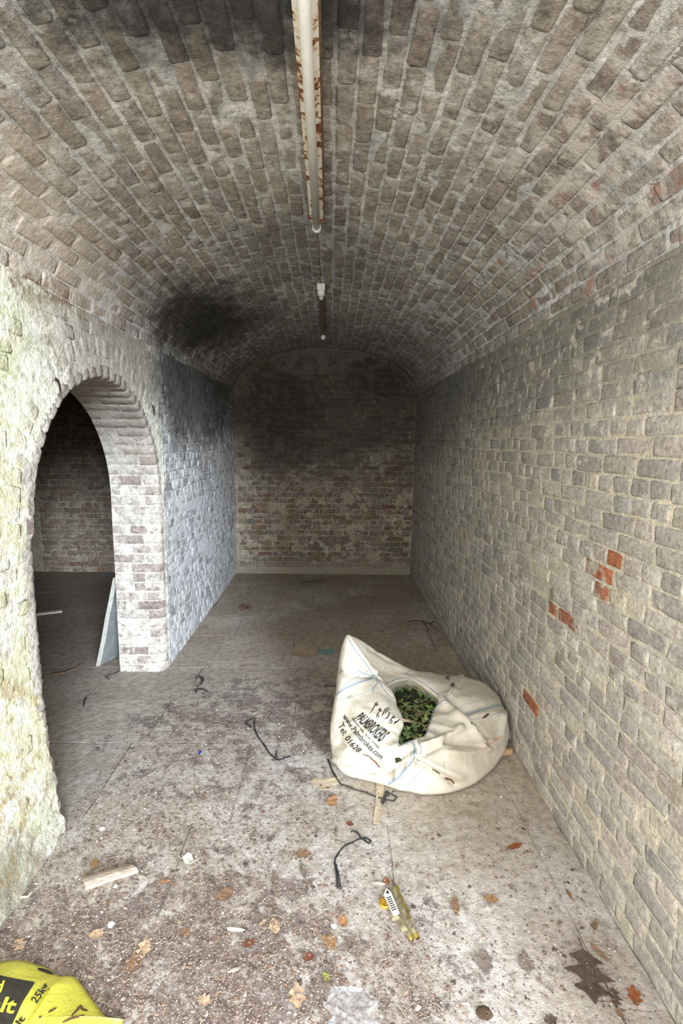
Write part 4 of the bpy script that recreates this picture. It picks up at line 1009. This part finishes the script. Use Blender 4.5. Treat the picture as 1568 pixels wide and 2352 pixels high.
# ---- timber, plank end, twig --------------------------------------------------
g = G('weathered_timber', .85); sx = g.v('MULTIPLY', g.P, (6, 40, 40)); c = g.ramp(g.noise(3, 6, .6, vec=sx), [(.3, (.26, .20, .15)), (.7, (.52, .44, .36))]); g.bump(g.noise(5, 5, .6, vec=sx), .6, .006); M_TIMB = g.done(c)
def timber(name, label, cat, poly, h, mat):
    P = [onz(x, y) for x, y in poly]; c_ = sum(P, V((0, 0, 0)))/4; P = [p-c_ for p in P]; rows = []
    for k in range(7):
        f = k/6; a = P[0].lerp(P[1], f); b = P[3].lerp(P[2], f); j = .003*nz(k*2.3, 1, 4); hh = h*(1-.45*max(0, f-.6))
        rows.append([a+V((0, j, 0)), a+V((0, j, hh*.7)), a.lerp(b, .3)+V((0, 0, hh)), a.lerp(b, .62)+V((0, 0, hh*.95+j)), a.lerp(b, .66)+V((0, 0, hh*.70)), b+V((0, j, hh*.55)), b, a+V((0, j, 0))])
    m = MB(); m.grid(rows); m.f.append(tuple(range(7))); m.f.append(tuple(6*8+i for i in range(6, -1, -1)))
    o = m.build(name, mat); o.location = (c_.x, c_.y, .002); setprops(o, label, cat)
timber('split_timber', 'split piece of weathered timber lying in the litter by the left wall', 'wood', [(196, 2048), (318, 2006), (300, 1990), (188, 2022)], .024, M_TIMB)
timber('wood_offcut', 'short wooden offcut between the bulk bag and the right wall', 'wood', [(1152, 1737), (1176, 1733), (1176, 1722), (1152, 1724)], .025, plain('tan_wood', (.50, .33, .17), .7))
def twig(label, lines, rad, mat, name='twig', group='fallen twigs'):
    p0 = onz(*lines[0][0]); r = empty(name, p0); setprops(r, label, 'twig', group)
    for i, L in enumerate(lines):
        P = catmull([onz(x, y, rad)-p0 for x, y in L], 4, False)
        for k, p in enumerate(P): p.z = rad+.006*abs(math.sin(k*.8))*(1 if i == 0 else 1.5)
        q = MB(); q.tube(P, [rad*(1-.6*k/len(P)) for k in range(len(P))], 6); q.build('stem' if i == 0 else 'side_shoot', mat, r, True)
M_TWIG = plain('dark_twig', (.075, .05, .035), .85)
twig('dark branching twig on the floor by the right wall, behind the bulk bag', [[(937, 1428), (962, 1426), (985, 1433), (1008, 1450)], [(968, 1427), (980, 1440), (985, 1452)], [(985, 1433), (998, 1430)]], .006, M_TWIG)
twig('thin dark stick on the floor just in front of the end wall', [[(690, 1338), (730, 1334), (768, 1325)]], .006, M_TWIG)
twig('short dark twig touching the left side of the bulk bag', [[(746, 1574), (760, 1576), (772, 1577)]], .006, M_TWIG)
twig('long thin stick lying across the doorway of the arch', [[(118, 1552), (150, 1545), (175, 1535), (192, 1522)], [(150, 1545), (130, 1552)]], .007, plain('brown_stick', (.19, .12, .075), .85))
twig('pale dry stick at the foot of the left wall', [[(12, 2064), (40, 2064), (64, 2060), (75, 2048)]], .007, plain('pale_stick', (.46, .38, .28), .85))

# ---- chocolate-style wrapper ---------------------------------------------------
M_GOLD = plain('gold_foil', (0.55, 0.42, 0.14), .28, .35, 30, .6, .75, .004)
M_SILV = plain('silver_foil', (0.46, 0.41, 0.27), .3, .4, 45, .6, .6, .003)
a = onz(893, 2046); b = onz(948, 2150); wr = empty('foil_wrapper', a.lerp(b, .5)); setprops(wr, 'crushed gold foil wrapper with a white label on the bare floor', 'wrapper')
ax = (b-a); L = ax.length; ax.normalize(); sdv = V((ax.y, -ax.x, 0)); c_ = V(wr.location)
rows = []
for k in range(13):
    f = k/12; w_ = (.037 if f < .5 else .037-.014*(f-.5)*2)*(1+.12*math.sin(k*2.1)); p = a.lerp(b, f)-c_+sdv*(.008*math.sin(f*3))
    rows.append([p+sdv*(w_*x)+V((0, 0, zz*(1+.25*nz(k*1.3, x*3, 2)))) for x, zz in ((-1, .003), (-.85, .012), (-.5, .017), (-.1, .009), (.1, .012), (.5, .018), (.85, .012), (1, .003), (0, .001), (-1, .003))])
m = MB(); m.grid(rows); m.f += [tuple(range(9)), tuple(12*10+i for i in range(8, -1, -1))]; m.build('foil_sleeve', M_SILV, wr)
q = MB(); rr = [rows[12], [p+ax*.012+V((0, 0, -.003)) for p in rows[12]], [p*.96+ax*.022+V((0, 0, -.004)) for p in rows[12]]]
for R in rr:
    for p in R: p.z = max(p.z, .001)
q.grid(rr); q.build('gold_end', M_GOLD, wr)
q = MB(); q.ribbon([rows[k][1]+V((0, 0, .002)) for k in range(0, 10)], .013, .002); q.build('gold_edge', M_GOLD, wr)
def wpt(f, x, z): return a.lerp(b, f)-c_+sdv*(.036*x+.008*math.sin(f*3))+V((0, 0, z))
q = MB(); P = [wpt(.02, .45, .0235), wpt(.14, .98, .021), wpt(.60, .95, .021), wpt(.60, .2, .022), wpt(.14, .05, .0225)]
q.add(P+[p-V((0, 0, .0015)) for p in P], [(0, 1, 2, 3, 4), (9, 8, 7, 6, 5)]+[(i, 5+i, 5+(i+1) % 5, (i+1) % 5) for i in range(5)]); lab = q.build('white_label', M_PAPER, wr)
q = MB(); q.add([wpt(.06, .45, .0243), wpt(.14, .7, .0238), wpt(.16, .25, .0242)], [(0, 1, 2)]); q.build('label_mark', M_INK, lab)
q = MB()
for k in range(7): f = .22+k*.045; q.add([wpt(f, .25, .0242), wpt(f, .85, .0238), wpt(f+.022, .85, .0238), wpt(f+.022, .25, .0242)], [(0, 1, 2, 3)])
o = q.build('label_print', M_INK, lab); o['kind'] = 'stuff'
p = onz(884, 2077); q = MB(); R = []
for rr_, zz in ((.0, .012), (.5, .013), (.8, .010), (.93, .013), (1, .006), (1, .0)):
    R.append([V((.023*rr_*math.cos(t), .023*rr_*math.sin(t), zz+(.002*math.sin(t*6) if rr_ == .5 else 0))) for t in [2*math.pi*k/20 for k in range(21)]])
q.grid(R); o = q.build('foil_coin', plain('orange_gold_foil', (.72, .42, .05), .3, .3, 60, .6, .6, .003), None, True); o.location = (p.x, p.y, .001); setprops(o, 'round orange-gold foil disc beside the crushed wrapper', 'foil')

# ---- leaves -------------------------------------------------------------------
def leaf_mat(name, c): return plain(name, c, .75, .3, 70, .3)
LM = {'dark': leaf_mat('dark_oak_leaf', (.085, .058, .045)), 'rust': leaf_mat('rust_leaf', (.25, .085, .03)), 'ochre': leaf_mat('ochre_leaf', (.28, .165, .075)), 'brown': leaf_mat('brown_leaf', (.22, .13, .075)),
      'tan': leaf_mat('tan_leaf', (.48, .34, .22)), 'grey': leaf_mat('grey_leaf', (.20, .16, .14)), 'red': leaf_mat('red_leaf', (.16, .06, .035)), 'orange': leaf_mat('orange_leaf', (.36, .19, .09)), 'green': leaf_mat('green_leaf', (.28, .30, .07))}
def leaf_shape(kind, seed):
    rn_ = random.Random(seed); n = 40; half = []
    for k in range(n+1):
        t = k/n
        if kind == 'oak': w_ = .30*math.sin(math.pi*min(1, t*.93+.07))**.75*(1+.30*math.cos(2*math.pi*(t*2.9+.1)))
        elif kind == 'point':
            w_ = float(np.interp(t, [0, .05, .10, .16, .19, .22, .28, .36, .44, .50, .53, .58, .66, .73, .77, .80, .86, .93, 1], [.01, .10, .16, .28, .34, .19, .12, .19, .36, .45, .23, .12, .17, .29, .33, .16, .08, .05, .005]))
        else: w_ = .16*math.sin(math.pi*t)**.8*(1+.06*math.cos(40*t)) if kind == 'narrow' else .34*math.sin(math.pi*t)**.6*(1+.07*math.cos(30*t))
        if k in (0, n): w_ = .008
        half.append((t-.5, w_*rn_.uniform(.96, 1.04), w_*rn_.uniform(.96, 1.04)))
    c1, c2, tw = rn_.uniform(.10, .5), rn_.uniform(-.15, .3), rn_.uniform(-.15, .15); rows = []
    for t, wl, wr_ in half:
        rows.append([V((-x*1.0 if s_ < 0 else x, t, .03+c1*(x*x)*.9+c2*t*t*.5+tw*t*(s_*x)+.008*math.sin(t*14+s_*2))) for s_, x in ((-1, wl), (-1, wl*.5), (1, 0), (1, wr_*.5), (1, wr_))])
    zm = min(v.z for R in rows for v in R)
    for R in rows:
        for v in R: v.z -= zm
    m = MB(); m.grid(rows); m.grid([[v+V((0, 0, .012)) for v in R] for R in rows], True)
    m.tube([(0, -.5, .02), (.02, -.62, .03), (.05, -.74, .02)], .010, 5)
    return m
leaves = [  # px, py, length px, stem->tip angle in the picture (deg, 0 right, 90 down), kind, colour, label
    (1352, 2246, 128, 78, 'point', 'dark', 'large dark pointed oak leaf at lower right'),
    (1456, 2288, 46, -100, 'oak', 'rust', 'rust-red lobed leaf near the right wall foot at the bottom'),
    (1411, 2294, 44, 80, 'point', 'dark', 'small dark pointed leaf touching the large dark oak leaf'),
    (1373, 2188, 56, 45, 'narrow', 'brown', 'folded brown narrow leaf just above the large dark oak leaf'),
    (1128, 2066, 36, 10, 'oak', 'ochre', 'ochre oak leaf on bare floor right of the gold wrapper'),
    (1182, 1945, 38, -20, 'narrow', 'rust', 'slender red-brown leaf on bare floor nearer the right wall'),
    (763, 1841, 28, -70, 'oak', 'orange', 'orange-brown leaf below the crosswise card strip'),
    (803, 1894, 17, 15, 'round', 'red', 'tiny dark red leaf above the frayed black tie'),
    (696, 1963, 38, 0, 'oak', 'brown', 'torn brown leaf left of the frayed black tie'),
    (696, 2002, 38, 75, 'narrow', 'grey', 'narrow grey-brown leaf under the torn brown one'),
    (682, 2287, 60, -95, 'oak', 'tan', 'pale tan oak leaf standing out at the bottom centre'),
    (332, 2178, 50, -75, 'oak', 'tan', 'pale tan oak leaf right of the yellow sack'),
    (308, 2214, 62, -60, 'round', 'brown', 'broad brown leaf overlapped by a tan oak leaf'),
    (217, 1985, 25, -80, 'oak', 'ochre', 'small ochre oak leaf above the split timber'),
    (94, 1957, 27, -60, 'oak', 'brown', 'brown oak leaf against the foot of the left wall'),
    (378, 2027, 32, -8, 'narrow', 'orange', 'slim orange leaf right of the split timber'),
    (516, 2057, 50, -30, 'round', 'brown', 'broad brown leaf at the edge of the white dust'),
    (756, 2166, 42, 40, 'oak', 'ochre', 'ochre oak leaf left of the gold wrapper end'),
    (708, 2200, 28, -20, 'round', 'red', 'dark red leaf in the litter below centre'),
    (787, 2118, 30, 70, 'round', 'orange', 'orange-brown leaf left of the crushed wrapper'),
    (45, 2172, 28, 50, 'oak', 'tan', 'little tan leaf above the yellow sack near the left edge'),
    (221, 2148, 34, -5, 'round', 'tan', 'small tan leaf in the litter below a white pebble'),
    (749, 2246, 24, 50, 'round', 'green', 'yellow-green leaf in the litter near the bottom'),
    (1046, 2082, 48, 85, 'narrow', 'brown', 'narrow brown leaf upright in view right of the wrapper'),
    (887, 2026, 18, 80, 'round', 'rust', 'little curled brown leaf touching the wrapper top'),
    (1112, 2212, 58, 85, 'oak', 'grey', 'grey-brown oak leaf flat on the floor at bottom right of centre'),
    (1208, 2216, 52, 80, 'oak', 'grey', 'crumbling grey-brown leaf left of the large dark oak leaf'),
    (1366, 2126, 26, 100, 'narrow', 'brown', 'small brown leaf piece right of the dusty patch'),
    (603, 2121, 26, -40, 'narrow', 'tan', 'small tan leaf in the litter at centre'),
    (571, 2168, 30, -15, 'round', 'red', 'reddish leaf lying left of a stalk in the litter'),
    (631, 2128, 36, 80, 'round', 'tan', 'pale round leaf in the litter at centre'),
    (1306, 2055, 30, 60, 'narrow', 'brown', 'brown leaf fragment close to the right wall edging'),
    (1265, 2345, 30, -15, 'oak', 'dark', 'dark leaf cut by the bottom edge of the picture'),
    (1423, 2330, 28, 60, 'oak', 'brown', 'small brown leaf under the rust-red lobed leaf'),
    (425, 2145, 26, 30, 'oak', 'brown', 'small brown leaf in the litter left of centre'),
    (470, 2300, 34, 20, 'oak', 'tan', 'small tan leaf in the litter at the bottom left of centre'),
]
for i, (px, py, lp, ang, kind, colr, lab_) in enumerate(leaves):
    c_ = onz(px, py); t = math.radians(ang); e0 = onz(px-math.cos(t)*lp/2, py-math.sin(t)*lp/2); e1 = onz(px+math.cos(t)*lp/2, py+math.sin(t)*lp/2)
    d_ = e1-e0; L = d_.length; rz = math.atan2(-d_.x, d_.y)
    m = leaf_shape(kind, i+3); o = m.build('fallen_leaf', LM[colr]); o.scale = (L, L, L*.8); o.rotation_euler.z = rz; o.location = (c_.x, c_.y, .004)
    setprops(o, lab_, 'leaf', 'fallen leaves on the floor')

# ---- crumpled clear film ---------------------------------------------------------
g = G('clear_film', .15, .5); g.b.inputs['Alpha'].default_value = .16; M_FILM = g.done((.6, .6, .62))
c_ = onz(805, 2325); rows = []
for i in range(15):
    rows.append([V(((i-7)*.011*(1+.2*math.sin(j)), (j-6)*.011, .004+.020*abs(nz(i*.55, j*.55, 8))+.010*abs(nz(i*1.3, j*1.3, 3)))) for j in range(13)])
m = MB(); m.grid(rows); m.grid([[v+V((0, 0, .001)) for v in R] for R in rows], True); o = m.build('plastic_film', M_FILM, None, False); o.location = (c_.x, c_.y, 0); setprops(o, 'crumpled clear plastic film at the bottom centre', 'plastic film')

# ---- litter: chips, straw, grit (nobody could count it) -----------------------------
rn = random.Random(77)
def dens(x, y):
    a = math.exp(-((x+.75)/.95)**2-((y-1.2)/.62)**2)+.42*math.exp(-((x+.75)/.7)**2-((y-2.2)/.8)**2)+.14*math.exp(-((x-.95)/.22)**2-((y-1.6)/.7)**2)
    a += .35*math.exp(-((x-.2)/.6)**2-((y-1.3)/.35)**2)
    return min(1, a*(.75+1.3*fbm(x, y, 4, 5, 4)))+.004
def scatter(name, label, cat, n, maker, mat, box=(-1.27, 1.1, 1.02, 3.8)):
    m = MB(); k = 0; tries = 0
    while k < n and tries < n*40:
        tries += 1; x, y = rn.uniform(box[0], box[1]), rn.uniform(box[2], box[3])
        if rn.random() > dens(x, y): continue
        if .0 < x < 1.1 and 2.38 < y < 3.25: continue
        maker(m, x, y); k += 1
    o = m.build(name, mat); setprops(o, label, cat, None, 'stuff'); return o
g = G('leaf_crumb', .9, .2); r = g.rnd()
M_CRUMB = g.done(g.ramp(r, [(0, (.09, .068, .058)), (.25, (.17, .125, .10)), (.5, (.25, .19, .16)), (.72, (.29, .22, .18)), (.86, (.36, .28, .21)), (.93, (.20, .11, .07)), (1, (.50, .45, .40))]))
def chip(m, x, y):
    s_ = rn.uniform(.002, .006)*(2.2 if rn.random() < .10 else 1); a = rn.uniform(0, 6.28); n = rn.choice((3, 4, 5)); z = rn.uniform(.001, .007); tl = rn.uniform(-.5, .5)
    P = [V((x+s_*rn.uniform(.6, 1.2)*math.cos(a+2*math.pi*k/n), y+s_*rn.uniform(.5, 1.1)*math.sin(a+2*math.pi*k/n), 0)) for k in range(n)]
    for p in P: p.z = max(.0008, z+tl*(p.x-x)+.3*tl*(p.y-y))
    m.add(P+[V((x, y, z+.002))], [(k, (k+1) % n, n) for k in range(n)])
scatter('leaf_litter', 'crumbled leaf litter covering the floor by the entrance', 'litter', 26000, chip, M_CRUMB)
g = G('straw', .85, .2); r = g.rnd(); M_STRAW = g.done(g.ramp(r, [(0, (.14, .10, .08)), (.5, (.27, .21, .16)), (1, (.48, .41, .31))]))
def straw(m, x, y):
    L = rn.uniform(.010, .04)*(2.2 if rn.random() < .06 else 1); a = rn.uniform(0, 6.28); b_ = rn.uniform(-.10, .10); w_ = rn.uniform(.0004, .0008)
    P = [V((x, y, .004)), V((x+L*.5*math.cos(a), y+L*.5*math.sin(a), .006+rn.random()*.006)), V((x+L*math.cos(a+b_), y+L*math.sin(a+b_), .003))]
    sd_ = V((-math.sin(a), math.cos(a), 0))*w_
    m.add([P[0]-sd_, P[0]+sd_, P[0]+V((0, 0, w_*1.5)), P[1]-sd_, P[1]+sd_, P[1]+V((0, 0, w_*1.5)), P[2]-sd_, P[2]+sd_, P[2]+V((0, 0, w_*1.5))],
          [(0, 3, 5, 2), (1, 2, 5, 4), (0, 1, 4, 3), (3, 6, 8, 5), (4, 5, 8, 7), (3, 4, 7, 6)])
scatter('straw_litter', 'dry stalks and pine needles scattered over the floor', 'straw', 2600, straw, M_STRAW)
M_GRIT = plain('white_grit', (.74, .71, .66), .85, .15, 80)
def grit(m, x, y):
    s_ = rn.uniform(.0008, .0026)*(1.9 if rn.random() < .1 else 1)
    P = [V((x+s_*dx*rn.uniform(.7, 1.2), y+s_*dy*rn.uniform(.7, 1.2), .0006)) for dx, dy in ((-1, -1), (1, -1), (1, 1), (-1, 1))]
    m.add(P+[V((x, y, s_*1.5))], [(0, 1, 4), (1, 2, 4), (2, 3, 4), (3, 0, 4)])
scatter('white_grit', 'white grit and flakes of plaster sprinkled over the floor', 'grit', 2600, grit, M_GRIT, (-1.25, 1.1, 1.02, 5.5))
